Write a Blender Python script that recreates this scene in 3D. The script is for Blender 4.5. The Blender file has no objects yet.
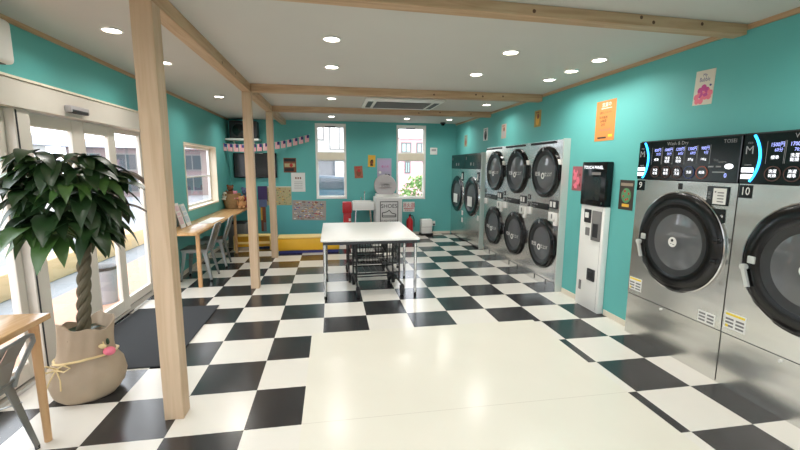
import bpy, bmesh, math, random
from mathutils import Vector, Matrix
random.seed(7)
C = bpy.context.scene.collection
PI = math.pi

# ------------------------------------------------------------------ materials
def lin(c):
    return tuple((v/12.92 if v <= .04045 else ((v+.055)/1.055)**2.4) for v in [x/255 for x in c]) + (1,)

def mat(name, rgb, rough=.5, metal=0, var=.06, scale=8, stretch=(1,1,1), bump=0, bscale=None, emit=0, ergb=None, spec=.5, coat=0):
    m = bpy.data.materials.new(name); m.use_nodes = True
    nt = m.node_tree; N = nt.nodes; L = nt.links
    b = N['Principled BSDF']
    tc = N.new('ShaderNodeTexCoord'); mp = N.new('ShaderNodeMapping'); mp.inputs['Scale'].default_value = stretch
    L.new(tc.outputs['Object'], mp.inputs['Vector'])
    ns = N.new('ShaderNodeTexNoise'); ns.inputs['Scale'].default_value = scale; ns.inputs['Detail'].default_value = 4
    L.new(mp.outputs['Vector'], ns.inputs['Vector'])
    mx = N.new('ShaderNodeMix'); mx.data_type = 'RGBA'
    c = lin(rgb)
    mx.inputs[6].default_value = tuple(max(0, v*(1-var)) for v in c[:3]) + (1,)
    mx.inputs[7].default_value = tuple(min(1, v*(1+var)) for v in c[:3]) + (1,)
    L.new(ns.outputs['Fac'], mx.inputs[0]); L.new(mx.outputs[2], b.inputs['Base Color'])
    b.inputs['Roughness'].default_value = rough; b.inputs['Metallic'].default_value = metal
    b.inputs['Specular IOR Level'].default_value = spec; b.inputs['Coat Weight'].default_value = coat
    if emit:
        b.inputs['Emission Color'].default_value = lin(ergb or rgb); b.inputs['Emission Strength'].default_value = emit
    if bump:
        n2 = N.new('ShaderNodeTexNoise'); n2.inputs['Scale'].default_value = bscale or scale; n2.inputs['Detail'].default_value = 3
        L.new(mp.outputs['Vector'], n2.inputs['Vector'])
        bp = N.new('ShaderNodeBump'); bp.inputs['Strength'].default_value = bump; bp.inputs['Distance'].default_value = .01
        L.new(n2.outputs['Fac'], bp.inputs['Height']); L.new(bp.outputs['Normal'], b.inputs['Normal'])
    return m

def wood(name, rgb, dark, axis='z', rough=.5):
    m = bpy.data.materials.new(name); m.use_nodes = True
    nt = m.node_tree; N = nt.nodes; L = nt.links; b = N['Principled BSDF']
    tc = N.new('ShaderNodeTexCoord'); mp = N.new('ShaderNodeMapping')
    s = {'x': (.6, 9, 9), 'y': (9, .6, 9), 'z': (9, 9, .6)}[axis]; mp.inputs['Scale'].default_value = s
    L.new(tc.outputs['Object'], mp.inputs['Vector'])
    ns = N.new('ShaderNodeTexNoise'); ns.inputs['Scale'].default_value = 2.2; ns.inputs['Detail'].default_value = 6; ns.inputs['Distortion'].default_value = 1.2
    L.new(mp.outputs['Vector'], ns.inputs['Vector'])
    cr = N.new('ShaderNodeValToRGB'); cr.color_ramp.elements[0].position = .3; cr.color_ramp.elements[1].position = .62
    cr.color_ramp.elements[0].color = lin(dark); cr.color_ramp.elements[1].color = lin(rgb)
    L.new(ns.outputs['Fac'], cr.inputs['Fac']); L.new(cr.outputs['Color'], b.inputs['Base Color'])
    b.inputs['Roughness'].default_value = rough
    return m

def glass(name, tint=(255,255,255), refl=.08, dark=1.0):
    m = bpy.data.materials.new(name); m.use_nodes = True
    nt = m.node_tree; N = nt.nodes; L = nt.links
    N.remove(N['Principled BSDF']); out = N['Material Output']
    t = N.new('ShaderNodeBsdfTransparent'); g = N.new('ShaderNodeBsdfGlossy'); g.inputs['Roughness'].default_value = .03
    ns = N.new('ShaderNodeTexNoise'); ns.inputs['Scale'].default_value = 3
    mx0 = N.new('ShaderNodeMix'); mx0.data_type = 'RGBA'
    c = [v*dark for v in lin(tint)[:3]]
    mx0.inputs[6].default_value = (*[v*.97 for v in c], 1); mx0.inputs[7].default_value = (*c, 1)
    L.new(ns.outputs['Fac'], mx0.inputs[0]); L.new(mx0.outputs[2], t.inputs['Color'])
    fr = N.new('ShaderNodeFresnel'); fr.inputs['IOR'].default_value = 1.45
    ma = N.new('ShaderNodeMath'); ma.operation = 'ADD'; ma.inputs[1].default_value = refl; ma.use_clamp = True
    L.new(fr.outputs['Fac'], ma.inputs[0])
    mx = N.new('ShaderNodeMixShader'); L.new(ma.outputs[0], mx.inputs['Fac']); L.new(t.outputs[0], mx.inputs[1]); L.new(g.outputs[0], mx.inputs[2])
    L.new(mx.outputs[0], out.inputs['Surface'])
    return m

def floor_mat():
    m = bpy.data.materials.new('checker vinyl floor'); m.use_nodes = True
    nt = m.node_tree; N = nt.nodes; L = nt.links; b = N['Principled BSDF']
    ge = N.new('ShaderNodeNewGeometry'); sp = N.new('ShaderNodeSeparateXYZ'); L.new(ge.outputs['Position'], sp.inputs[0])
    def M(op, a, bb=None, c=None):
        n = N.new('ShaderNodeMath'); n.operation = op
        for i, v in enumerate((a, bb, c)):
            if v is None: continue
            if isinstance(v, (int, float)): n.inputs[i].default_value = v
            else: L.new(v, n.inputs[i])
        return n.outputs[0]
    i = M('FLOOR', M('DIVIDE', sp.outputs[0], .45)); j = M('FLOOR', M('DIVIDE', sp.outputs[1], .45))
    par = M('FLOORED_MODULO', M('ADD', i, j), 2.0)                       # 0 -> black
    x, y = sp.outputs[0], sp.outputs[1]
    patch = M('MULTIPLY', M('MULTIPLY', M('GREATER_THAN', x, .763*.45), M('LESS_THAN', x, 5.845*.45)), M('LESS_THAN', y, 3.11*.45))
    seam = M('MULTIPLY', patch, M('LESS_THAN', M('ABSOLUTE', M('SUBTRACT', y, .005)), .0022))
    fx = M('ABSOLUTE', M('SUBTRACT', M('FRACT', M('DIVIDE', x, .45)), .5)); fy = M('ABSOLUTE', M('SUBTRACT', M('FRACT', M('DIVIDE', y, .45)), .5))
    joint = M('GREATER_THAN', M('MAXIMUM', fx, fy), .4975)
    ns = N.new('ShaderNodeTexNoise'); ns.inputs['Scale'].default_value = 2.5; ns.inputs['Detail'].default_value = 6
    L.new(ge.outputs['Position'], ns.inputs['Vector'])
    def mixc(f, a, bb):
        n = N.new('ShaderNodeMix'); n.data_type = 'RGBA'
        L.new(f, n.inputs[0])
        for k, v in ((6, a), (7, bb)):
            if isinstance(v, tuple): n.inputs[k].default_value = v
            else: L.new(v, n.inputs[k])
        return n.outputs[2]
    black = mixc(ns.outputs['Fac'], lin((34,34,36)), lin((50,49,50)))
    white = mixc(ns.outputs['Fac'], lin((221,216,205)), lin((228,223,214)))
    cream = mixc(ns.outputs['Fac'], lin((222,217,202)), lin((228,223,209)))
    col = mixc(par, black, white)
    col = mixc(joint, col, mixc(par, lin((60,58,58)), lin((205,198,188))))
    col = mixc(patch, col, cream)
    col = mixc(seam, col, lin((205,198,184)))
    L.new(col, b.inputs['Base Color'])
    r = M('ADD', M('MULTIPLY', ns.outputs['Fac'], .05), .19); L.new(r, b.inputs['Roughness'])
    b.inputs['Specular IOR Level'].default_value = .75
    bp = N.new('ShaderNodeBump'); bp.inputs['Strength'].default_value = .03; bp.inputs['Distance'].default_value = .01
    n3 = N.new('ShaderNodeTexNoise'); n3.inputs['Scale'].default_value = 14; L.new(ge.outputs['Position'], n3.inputs['Vector'])
    L.new(n3.outputs['Fac'], bp.inputs['Height']); L.new(bp.outputs['Normal'], b.inputs['Normal'])
    return m

def steel_mat(name, rgb, rough=.26):
    m = mat(name, rgb, rough, 1.0, var=.10, scale=1.4, stretch=(1,1,14))
    nt = m.node_tree; N = nt.nodes; L = nt.links; b = N['Principled BSDF']
    tc = N.new('ShaderNodeTexCoord'); mp = N.new('ShaderNodeMapping'); mp.inputs['Scale'].default_value = (.8,.8,2.6)
    L.new(tc.outputs['Object'], mp.inputs['Vector'])
    w = N.new('ShaderNodeTexNoise'); w.inputs['Scale'].default_value = 2.2; w.inputs['Detail'].default_value = 1
    L.new(mp.outputs['Vector'], w.inputs['Vector'])
    bp = N.new('ShaderNodeBump'); bp.inputs['Strength'].default_value = .22; bp.inputs['Distance'].default_value = .03
    L.new(w.outputs['Fac'], bp.inputs['Height']); L.new(bp.outputs['Normal'], b.inputs['Normal'])
    return m

M_ = {}
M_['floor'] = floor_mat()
M_['teal'] = mat('teal wall paint', (98,180,175), .6, var=.05, scale=1.2, bump=.05, bscale=120)
M_['ceil'] = mat('ceiling white paper', (204,200,193), .8, var=.02, scale=3)
M_['cream'] = mat('cream window casing', (236,224,202), .5, var=.03)
M_['white'] = mat('white enamel', (240,238,232), .35, var=.02)
M_['doorwhite'] = mat('white aluminium door frame', (222,214,202), .35, var=.03)
M_['base'] = mat('pale baseboard', (222,212,194), .45, var=.03)
M_['post'] = wood('planed pine post', (204,176,146), (188,158,126), 'z')
M_['beamx'] = wood('pine beam crosswise', (196,163,128), (172,136,100), 'x')
M_['beamy'] = wood('pine beam lengthwise', (200,168,132), (176,140,104), 'y')
M_['knot'] = mat('wood knot', (92,62,40), .6, var=.2, scale=40)
M_['counter'] = wood('oak counter top', (214,172,122), (196,150,98), 'y', .22)
M_['leg'] = wood('oak counter leg', (208,164,118), (190,144,98), 'z', .4)
M_['steel'] = steel_mat('brushed stainless steel', (216,215,211), .26)
M_['steel2'] = steel_mat('bright stainless steel', (224,222,218), .24)
M_['sidegrey'] = mat('pale satin metal', (206,208,202), .4, .3, var=.04)
M_['chrome'] = mat('chrome tube', (206,206,206), .12, 1, var=.03)
M_['gun'] = mat('gunmetal chair steel', (150,152,150), .36, .8, var=.12, scale=5)
M_['black'] = mat('glossy black panel', (13,14,16), .16, var=.2)
M_['rubber'] = mat('black rubber ring', (9,9,10), .2, var=.2)
M_['rubber2'] = mat('black inner gasket', (40,41,42), .4, var=.15)
M_['darkplastic'] = mat('dark grey plastic', (44,44,46), .45, var=.1)
M_['wire'] = mat('black coated wire', (26,26,28), .4, var=.1)
M_['glass'] = glass('clear window glass', refl=.02)
M_['doorglass'] = glass('smoked washer door glass', (182,184,184), .10, .9)
def smoke(m, rgb, fac):
    nt = m.node_tree; N = nt.nodes; L = nt.links; out = N['Material Output']; cur = out.inputs['Surface'].links[0].from_socket
    d = N.new('ShaderNodeBsdfDiffuse'); d.inputs['Color'].default_value = lin(rgb); mx = N.new('ShaderNodeMixShader'); mx.inputs['Fac'].default_value = fac
    L.new(cur, mx.inputs[1]); L.new(d.outputs[0], mx.inputs[2]); L.new(mx.outputs[0], out.inputs['Surface'])
smoke(M_['doorglass'], (136,137,139), .5)
M_['drum'] = mat('drum steel', (150,150,150), .35, 1, var=.1)
M_['light'] = mat('downlight diffuser', (255,250,240), .4, emit=14, ergb=(255,247,236))
M_['lightrim'] = mat('downlight rim', (240,238,232), .4, var=.02)
M_['blueglow'] = mat('blue light strip', (60,190,255), .3, emit=4.5, ergb=(40,165,255))
M_['whiteglow'] = mat('white backlit key', (255,255,255), .3, emit=1.6, ergb=(245,246,255))
M_['bluetext'] = mat('lavender backlit digits', (170,180,255), .3, emit=1.5, ergb=(165,175,255))
M_['greytext'] = mat('grey panel print', (150,152,152), .5, var=.05)
M_['ringred'] = mat('copper button ring', (170,96,76), .35, .3, var=.1)
M_['ringdim'] = mat('dim bronze button ring', (92,66,60), .35, .3, var=.1)
M_['ringblue'] = mat('blue button ring', (72,84,130), .35, .3, var=.1)
M_['paper'] = mat('white paper', (232,230,224), .6, var=.03)
M_['print'] = mat('black print', (26,26,28), .6, var=.1)
M_['greyprint'] = mat('grey print', (120,118,116), .6, var=.1)
M_['yellow'] = mat('yellow print', (236,208,60), .5, var=.05)
M_['orange'] = mat('orange notice paper', (216,140,74), .6, var=.05, scale=12)
M_['red'] = mat('red enamel', (190,34,40), .4, var=.08)
M_['pink'] = mat('pink ink', (232,120,140), .6, var=.2, scale=30)
M_['magenta'] = mat('magenta ink', (196,72,140), .6, var=.15, scale=30)
M_['lilac'] = mat('lilac poster paper', (178,172,192), .6, var=.1, scale=20)
M_['navy'] = mat('navy ink', (48,52,120), .6, var=.1)
M_['blue'] = mat('blue mat vinyl', (38,84,150), .5, var=.08)
M_['mustard'] = mat('yellow foam vinyl', (236,180,40), .42, var=.06, scale=4)
M_['mustardtop'] = mat('pale foam top', (238,206,130), .4, var=.04)
M_['matgrey'] = mat('charcoal door mat pile', (50,52,55), .95, var=.25, scale=120, bump=.5, bscale=160)
M_['kraft'] = mat('kraft wrapping paper', (172,152,128), .65, var=.1, scale=10, bump=.35, bscale=16)
M_['ribbon'] = mat('cream ribbon', (224,200,148), .4, var=.06)
M_['soil'] = mat('potting bark', (110,72,48), .9, var=.4, scale=60, bump=.6)
M_['trunk'] = mat('braided trunk bark', (92,84,64), .8, var=.3, scale=18, bump=.6, bscale=30)
M_['leaf'] = mat('glossy green leaf', (34,58,28), .36, var=.45, scale=7)
M_['leaf2'] = mat('light green leaf', (62,94,42), .38, var=.3, scale=7)
M_['concrete'] = mat('pale road asphalt', (132,134,138), .85, var=.1, scale=3)
M_['brick'] = mat('pink brick paving', (200,150,128), .85, var=.14, scale=18)
M_['exwall'] = mat('white house render', (232,230,226), .8, var=.03, scale=2)
M_['exroof'] = mat('grey roof tiles', (128,130,138), .7, var=.15, scale=14, stretch=(1,3,1))
M_['expink'] = mat('pink siding', (236,180,182), .75, var=.06, scale=20, stretch=(1,1,4))
M_['exgrey'] = mat('grey shutter', (104,104,106), .6, var=.1, scale=30, stretch=(6,1,.5))
M_['exdark'] = mat('dark window glass', (60,66,72), .15, var=.2)
M_['extan'] = mat('tan low wall', (214,182,140), .8, var=.08, scale=5)
M_['carpaint'] = mat('silver blue car paint', (108,118,132), .25, .5, var=.08)
M_['tyre'] = mat('tyre rubber', (26,26,27), .7, var=.1)
M_['palecyan'] = mat('pale cyan board', (188,226,220), .6, var=.04)
M_['bush'] = mat('light green bush leaf', (122,158,84), .6, var=.3, scale=9)  # leaf colour itself is light green
M_['wicker'] = mat('wicker cane', (150,118,78), .7, var=.3, scale=30, bump=.5)
M_['teddy'] = mat('tan plush', (184,134,86), .95, var=.2, scale=40, bump=.5, bscale=90)
M_['plushbrown'] = mat('brown plush', (126,80,52), .95, var=.2, scale=40, bump=.5, bscale=90)
M_['plushred'] = mat('dark red plush', (140,44,48), .95, var=.2, scale=40, bump=.5, bscale=90)
M_['plushblue'] = mat('blue grey plush', (104,116,150), .95, var=.2, scale=40, bump=.5, bscale=90)
M_['plushpink'] = mat('dusty pink plush', (196,128,140), .95, var=.2, scale=40, bump=.5, bscale=90)
M_['plushwhite'] = mat('off white plush', (222,214,202), .95, var=.1, scale=40, bump=.5, bscale=90)
M_['screen'] = mat('dark display glass', (40,44,46), .1, var=.1)
M_['tv'] = mat('television glass', (38,34,34), .18, var=.1)
M_['offwhite'] = mat('off white fabric', (214,211,208), .7, var=.05, scale=20)
M_['greylid'] = mat('grey lid cloth', (176,170,170), .7, var=.06, scale=20)
M_['brown'] = mat('brown ink', (128,72,46), .6, var=.25, scale=30)
M_['beige'] = mat('beige ink paper', (184,170,126), .65, var=.25, scale=34)
M_['green'] = mat('green ink', (86,140,96), .6, var=.2, scale=30)
M_['gold'] = mat('gold ink', (226,176,64), .6, var=.15, scale=30)
M_['purple'] = mat('dark purple cloth', (70,52,96), .8, var=.15)
M_['trashgrey'] = mat('grey street bin', (150,152,156), .6, var=.08)

# ------------------------------------------------------------------ mesh builder
class MB:
    def __init__(s): s.b = bmesh.new(); s.m = Matrix.Identity(4); s.i = 0
    def _v(s, p): return s.b.verts.new(s.m @ Vector(p))
    def _f(s, vs, smooth=False):
        try: f = s.b.faces.new(vs)
        except ValueError: return None
        f.material_index = s.i; f.smooth = smooth; return f
    def box(s, x0, x1, y0, y1, z0, z1, bev=0, seg=2):
        t = bmesh.new(); v = [t.verts.new((x, y, z)) for x in (x0, x1) for y in (y0, y1) for z in (z0, z1)]
        for q in ((0,1,3,2),(4,6,7,5),(0,4,5,1),(2,3,7,6),(0,2,6,4),(1,5,7,3)): t.faces.new([v[k] for k in q])
        if bev: bmesh.ops.bevel(t, geom=t.edges[:], offset=bev, segments=seg, affect='EDGES', profile=.5)
        s.merge(t, bev > 0); return s
    def merge(s, t, smooth=False):
        mp = {v: s._v(v.co) for v in t.verts}
        for f in t.faces: s._f([mp[v] for v in f.verts], smooth)
        t.free()
    def quad(s, *p): s._f([s._v(q) for q in p]); return s
    def poly(s, pts): s._f([s._v(q) for q in pts]); return s
    def tube(s, pts, r, n=8, closed=False, caps=True, r1=None):
        P = [Vector(p) for p in pts]; K = len(P); rings = []; prev = None
        for k in range(K):
            if closed: d = P[(k+1) % K] - P[k-1]
            else: d = P[min(k+1, K-1)] - P[max(k-1, 0)]
            d.normalize()
            if prev is None:
                a = Vector((0,0,1)) if abs(d.z) < .9 else Vector((1,0,0)); u = d.cross(a).normalized()
            else:
                u = (prev - d*prev.dot(d)).normalized()
            prev = u; w = d.cross(u)
            rr = r[k] if isinstance(r, (list, tuple)) else r
            rings.append([s._v(P[k] + (u*math.cos(2*PI*q/n) + w*math.sin(2*PI*q/n))*rr) for q in range(n)])
        for k in range(K if closed else K-1):
            A, B = rings[k], rings[(k+1) % K]
            for q in range(n): s._f([A[q], A[(q+1) % n], B[(q+1) % n], B[q]], True)
        if caps and not closed:
            s._f(rings[0][::-1]); s._f(rings[-1])
        return s
    def cyl(s, p0, p1, r, r1=None, n=16): return s.tube([p0, p1], [r, r if r1 is None else r1], n)
    def bar(s, p0, p1, w, h, up=(0,0,1)):
        p0, p1 = Vector(p0), Vector(p1); d = (p1-p0).normalized(); u = Vector(up)
        if abs(d.dot(u)) > .95: u = Vector((1,0,0))
        a = d.cross(u).normalized(); b = a.cross(d)
        R = [[s._v(p + a*(i*w/2) + b*(j*h/2)) for i, j in ((-1,-1),(1,-1),(1,1),(-1,1))] for p in (p0, p1)]
        for q in range(4): s._f([R[0][q], R[0][(q+1) % 4], R[1][(q+1) % 4], R[1][q]])
        s._f(R[0][::-1]); s._f(R[1]); return s
    def lathe(s, prof, c=(0,0,0), axis='z', n=32, wob=None):
        c = Vector(c); rings = []
        for k, (r, h) in enumerate(prof):
            ring = []
            for q in range(n):
                a = 2*PI*q/n; rr = r*(1 if wob is None else wob(a, k))
                x, y = rr*math.cos(a), rr*math.sin(a)
                p = {'z': (x, y, h), 'y': (x, h, y), 'x': (h, x, y)}[axis]
                ring.append(s._v(c + Vector(p)))
            rings.append(ring)
        for A, B in zip(rings, rings[1:]):
            for q in range(n): s._f([A[q], A[(q+1) % n], B[(q+1) % n], B[q]], True)
        return s
    def disc(s, c, r, axis='y', n=32):
        c = Vector(c); v = []
        for q in range(n):
            a = 2*PI*q/n; x, y = r*math.cos(a), r*math.sin(a)
            v.append(s._v(c + Vector({'z': (x, y, 0), 'y': (x, 0, y), 'x': (0, x, y)}[axis])))
        s._f(v); return s
    def ball(s, c, r, sc=(1,1,1), n=16):
        t = bmesh.new(); bmesh.ops.create_uvsphere(t, u_segments=n, v_segments=max(6, n*2//3), radius=r)
        for v in t.verts: v.co = Vector((v.co.x*sc[0], v.co.y*sc[1], v.co.z*sc[2])) + Vector(c)
        s.merge(t, True); return s
    def plate_hole(s, x0, x1, z0, z1, cx, cz, r, y, n=48):
        inn, out = [], []
        for q in range(n):
            a = 2*PI*q/n; dx, dz = math.cos(a), math.sin(a)
            inn.append(s._v((cx+r*dx, y, cz+r*dz)))
            ts = []
            if dx > 1e-9: ts.append((x1-cx)/dx)
            if dx < -1e-9: ts.append((x0-cx)/dx)
            if dz > 1e-9: ts.append((z1-cz)/dz)
            if dz < -1e-9: ts.append((z0-cz)/dz)
            t = min(ts); out.append(s._v((cx+t*dx, y, cz+t*dz)))
        for q in range(n):
            k = (q+1) % n; s._f([inn[q], inn[k], out[k], out[q]])
        for (X, Z) in ((x0,z0),(x1,z0),(x0,z1),(x1,z1)):       # corner fillers
            a = math.atan2(Z-cz, X-cx) % (2*PI); q = int(a/(2*PI)*n) % n
            s._f([out[q], s._v((X, y, Z)), out[(q+1) % n]])
        return s
    def text(s, body, x, z, y, h, align='CENTER', sx=1.0, M=None):
        """flat lettering in the local XZ plane, facing -Y"""
        cu = bpy.data.curves.new('lettering', 'FONT'); cu.body = body; cu.size = h*1.35; cu.align_x = align; cu.align_y = 'CENTER'
        cu.resolution_u = 2
        o = bpy.data.objects.new('lettering', cu); C.objects.link(o); bpy.context.view_layer.update()
        me = bpy.data.meshes.new_from_object(o.evaluated_get(bpy.context.evaluated_depsgraph_get()))
        B = M or Matrix(((sx,0,0,x),(0,0,-1,y),(0,1,0,z),(0,0,0,1)))
        vs = [s._v(B @ v.co) for v in me.vertices]
        for p in me.polygons: s._f([vs[k] for k in p.vertices])
        bpy.data.objects.remove(o); bpy.data.curves.remove(cu); bpy.data.meshes.remove(me); return s
    def build(s, name, mats, parent=None, loc=None, bevel=0, sharp=35):
        if not isinstance(mats, (list, tuple)): mats = [mats]
        bmesh.ops.recalc_face_normals(s.b, faces=s.b.faces[:])
        me = bpy.data.meshes.new(name); s.b.to_mesh(me); s.b.free()
        me.set_sharp_from_angle(angle=math.radians(sharp))
        for m in mats: me.materials.append(m)
        o = bpy.data.objects.new(name, me); C.objects.link(o)
        if parent: o.parent = parent
        if loc: o.location = loc
        return o

def tag(o, label=None, cat=None, group=None, kind=None):
    if label: o['label'] = label
    if cat: o['category'] = cat
    if group: o['group'] = group
    if kind: o['kind'] = kind
    return o
def thing(name, label, cat, loc=(0,0,0), rz=0, group=None):
    o = bpy.data.objects.new(name, None); C.objects.link(o); o.empty_display_size = .1
    o.location = loc; o.rotation_euler = (0,0,rz)
    return tag(o, label, cat, group)
def struct(name, mb, m, parent=None):
    o = mb.build(name, m, parent)
    if not parent: o['kind'] = 'structure'
    return o
def dup(o, label, loc=None, rz=None, group=None):
    def cp(a, par):
        c = a.copy(); C.objects.link(c)
        if par: c.parent = par
        for ch in [k for k in list(C.objects) if k.parent == a]: cp(ch, c)
        return c
    r = cp(o, None); r['label'] = label
    if loc: r.location = loc
    if rz is not None: r.rotation_euler = (0,0,rz)
    if group: r['group'] = group
    return r

# ------------------------------------------------------------------ room dimensions (metres)
XL, XR, YB, YF, ZC = -1.62, 3.48, 6.95, -3.6, 2.6
TH = .16

def wall_with_holes(lo, hi, z0, z1, holes, t0, t1, axis):
    """wall slab spanning lo..hi along the other axis; holes = (a0,a1,zb,zt); t0..t1 thickness on axis"""
    mb = MB(); A = sorted({lo, hi, *[h[0] for h in holes], *[h[1] for h in holes]})
    Z = sorted({z0, z1, *[h[2] for h in holes], *[h[3] for h in holes]})
    ins = lambda a, z: any(h[0] < a < h[1] and h[2] < z < h[3] for h in holes)
    pt = (lambda a, t, z: (t, a, z)) if axis == 'x' else (lambda a, t, z: (a, t, z))
    for a0, a1 in zip(A, A[1:]):
        for b0, b1 in zip(Z, Z[1:]):
            if ins((a0+a1)/2, (b0+b1)/2): continue
            for t in (t0, t1): mb.quad(pt(a0,t,b0), pt(a1,t,b0), pt(a1,t,b1), pt(a0,t,b1))
    for h in holes:
        a0, a1, b0, b1 = h
        for q in (((a0,b0),(a0,b1)),((a1,b0),(a1,b1)),((a0,b0),(a1,b0)),((a0,b1),(a1,b1))):
            (p, r), (p2, r2) = q; mb.quad(pt(p,t0,r), pt(p2,t0,r2), pt(p2,t1,r2), pt(p,t1,r))
    for q in (((lo,z0),(lo,z1)),((hi,z0),(hi,z1)),((lo,z0),(hi,z0)),((lo,z1),(hi,z1))):
        (p, r), (p2, r2) = q; mb.quad(pt(p,t0,r), pt(p2,t0,r2), pt(p2,t1,r2), pt(p,t1,r))
    bmesh.ops.remove_doubles(mb.b, verts=mb.b.verts[:], dist=1e-4)
    return mb

# floor, ceiling
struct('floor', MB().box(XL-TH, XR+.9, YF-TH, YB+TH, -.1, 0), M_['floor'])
struct('ceiling', MB().box(XL-TH, XR+.9, YF-TH, YB+TH, ZC, ZC+.12), M_['ceil'])

# machine openings in the right wall
W9 = (.02, .98); W10 = (-.96, .0)
holes_r = [(-.937, .995, 0, 1.838), (2.268, 4.80, 0, 1.948), (5.022, 6.942, 0, 1.875)]
struct('wall_right', wall_with_holes(YF, YB, 0, ZC, holes_r, XR, XR+.06, 'x'), M_['teal'])
struct('wall_behind_machines', MB().box(XR+.86, XR+.9, YF, YB, 0, ZC), M_['teal'])
ENT = (-2.2, 3.085)
WL = (4.19, 5.90, .9, 1.955)
struct('wall_left', wall_with_holes(YF, YB, 0, ZC, [(ENT[0], ENT[1], 0, 2.205), WL], XL-TH, XL, 'x'), M_['teal'])
B1 = (.21, .90, .86, 2.55); B2 = (2.05, 2.75, .84, 2.55)
struct('wall_back', wall_with_holes(XL-TH, XR+.9, 0, ZC, [B1, B2], YB, YB+TH, 'y'), M_['teal'])
struct('wall_front', wall_with_holes(XL-TH, XR+.9, 0, ZC, [(-.9, 2.6, .5, 2.2)], YF-TH, YF, 'y'), M_['teal'])
struct('added_window', MB().box(-.9, 2.6, YF-.1, YF-.095, .5, 2.2), M_['glass'])  # unseen window, added with its wall opening to let daylight in

# cornices and baseboards
struct('trim_1', MB().box(XR-.02, XR-.001, YF+.002, YB-.002, 2.565, ZC-.001), M_['beamy'])
struct('trim_2', MB().box(XL+.001, XL+.02, YF+.002, YB-.002, 2.565, ZC-.001), M_['beamy'])
mb = MB()
for a, b in ((YF+.01, -.95), (1.005, 1.42), (1.87, 2.24), (4.81, 4.995)): mb.box(XR-.012, XR-.001, a, b, .001, .06)
struct('baseboard_right', mb, M_['base'])
struct('baseboard_back', MB().box(XL+.002, XR-.1, YB-.012, YB-.001, .001, .06), M_['base'])
mb = MB(); mb.box(XL+.001, XL+.012, 3.10, YB-.015, .001, .06); mb.box(XL+.001, XL+.012, YF+.01, ENT[0]-.02, .001, .06)
struct('baseboard_left', mb, M_['base'])

# ------------------------------------------------------------------ posts and beams
def post(x, y, label, w=.105, knots=()):
    t = thing('wooden_post', label, 'post', (x, y, 0), group='wooden posts')
    MB().box(-w/2, w/2, -w/2, w/2, 0, 2.497, .004, 1).build('post_shaft', M_['post'], t)
    for kx, kz in knots:
        m = MB(); m.lathe([(.0, -.0515-.003), (.007, -.0515-.003), (.007, -.0525+.004)], (kx, 0, kz), 'y', 12); m.build('screw_hole', M_['knot'], t)
    return t
post(-.455, .235, 'tall square pine post nearest the front, beside the potted plant', .115, ((.03,.3),(.03,.07)))
post(-.46, 3.03, 'square pine post in the middle of the row of three, right of the wall counter')
post(-.455, 4.85, 'square pine post farthest back, at the left end of the yellow bench')
def beam(name, label, x0, x1, y0, y1, z0, mm, knots):
    t = thing(name, label, 'beam', ((x0+x1)/2, (y0+y1)/2, z0))
    hx, hy = (x1-x0)/2, (y1-y0)/2
    MB().box(-hx, hx, -hy, hy, .0, ZC-z0-.001, .003, 1).build('beam_timber', mm, t)
    m = MB()
    for a, b in knots:
        if hx > hy: m.disc((a*hx, -hy-.001, b*(ZC-z0)), .012, 'y', 10)
        else: m.disc((hx+.001, a*hy, b*(ZC-z0)), .013, 'x', 10)
    m.build('wood_knots', M_['knot'], t)
    return t
beam('ceiling_beam', 'long pine ceiling beam running front to back on top of the three posts', -.51, -.405, YF+.01, YB-.003, 2.5, M_['beamy'], ((.1,.5),(.3,.4),(.35,.7),(.55,.5),(.0,.3),(.2,.8)))
beam('ceiling_beam', 'crosswise pine ceiling beam nearest the front, meeting the wall above the washers', -.40, XR-.024, .10, .20, 2.53, M_['beamx'], ((.15,.4),(.55,.7),(.6,.35),(.8,.6))).rotation_euler.z = math.radians(1.9)
beam('ceiling_beam', 'middle crosswise pine ceiling beam, meeting the wall right of the gold card', -.403, XR-.021, 2.97, 3.08, 2.505, M_['beamx'], ((.2,.4),(.5,.6),(.55,.4),(.7,.5)))
beam('ceiling_beam', 'farthest crosswise pine ceiling beam, behind the ceiling air conditioner', -.403, XR-.021, 4.8, 4.9, 2.505, M_['beamx'], ((.3,.4),(.5,.6),(.8,.5)))

# ------------------------------------------------------------------ downlights
proto = None
def light_at(x, y, label):
    global proto
    if proto is None:
        proto = thing('ceiling_downlight', label, 'light', (x, y, ZC), group='recessed ceiling downlights')
        MB().lathe([(.062,-.001),(.075,-.001),(.075,-.008),(.062,-.010)], n=24).build('light_rim', M_['lightrim'], proto)
        m = MB(); m.disc((0,0,-.004), .063, 'z', 24); m.build('light_diffuser', M_['light'], proto)
    else:
        dup(proto, label, (x, y, ZC))
    d = bpy.data.lights.new('downlight_lamp', 'AREA'); d.shape = 'DISK'; d.size = .12; d.energy = 6.0; d.color = (1, .965, .915); d.spread = math.radians(150)
    o = bpy.data.objects.new('downlight_lamp', d); C.objects.link(o); o.location = (x, y, ZC-.014)
ORD = ['nearest', 'second', 'third', 'fourth', 'fifth', 'sixth']
for rows, x, ys in (('in the row beside the entrance wall', -1.04, (1.12, 2.08, 4.04, 6.05)),
                    ('in the row left of the room centre', .58, (1.03, 1.94, 3.87, 6.07)),
                    ('in the row right of the room centre', 2.13, (1.12, 1.98, 3.87, 6.1)),
                    ('in the row along the machine wall', 3.05, (1.2, 1.65, 2.08, 4.0, 6.09))):
    for k, y in enumerate(ys):
        light_at(x, y, f'added out-of-view ceiling downlight, {ORD[k]} from the front {rows}')
for x, w in ((-1.04, 'leftmost'), (.58, 'second from left'), (2.13, 'third from left'), (3.05, 'rightmost')):  # unseen downlights added to light the front of the room
    for y, q in ((-.8, 'front of the crosswise beam'), (-2.6, 'near the front wall')):
        light_at(x, y, f'added out-of-view ceiling downlight, {w} of four {q}')

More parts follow.
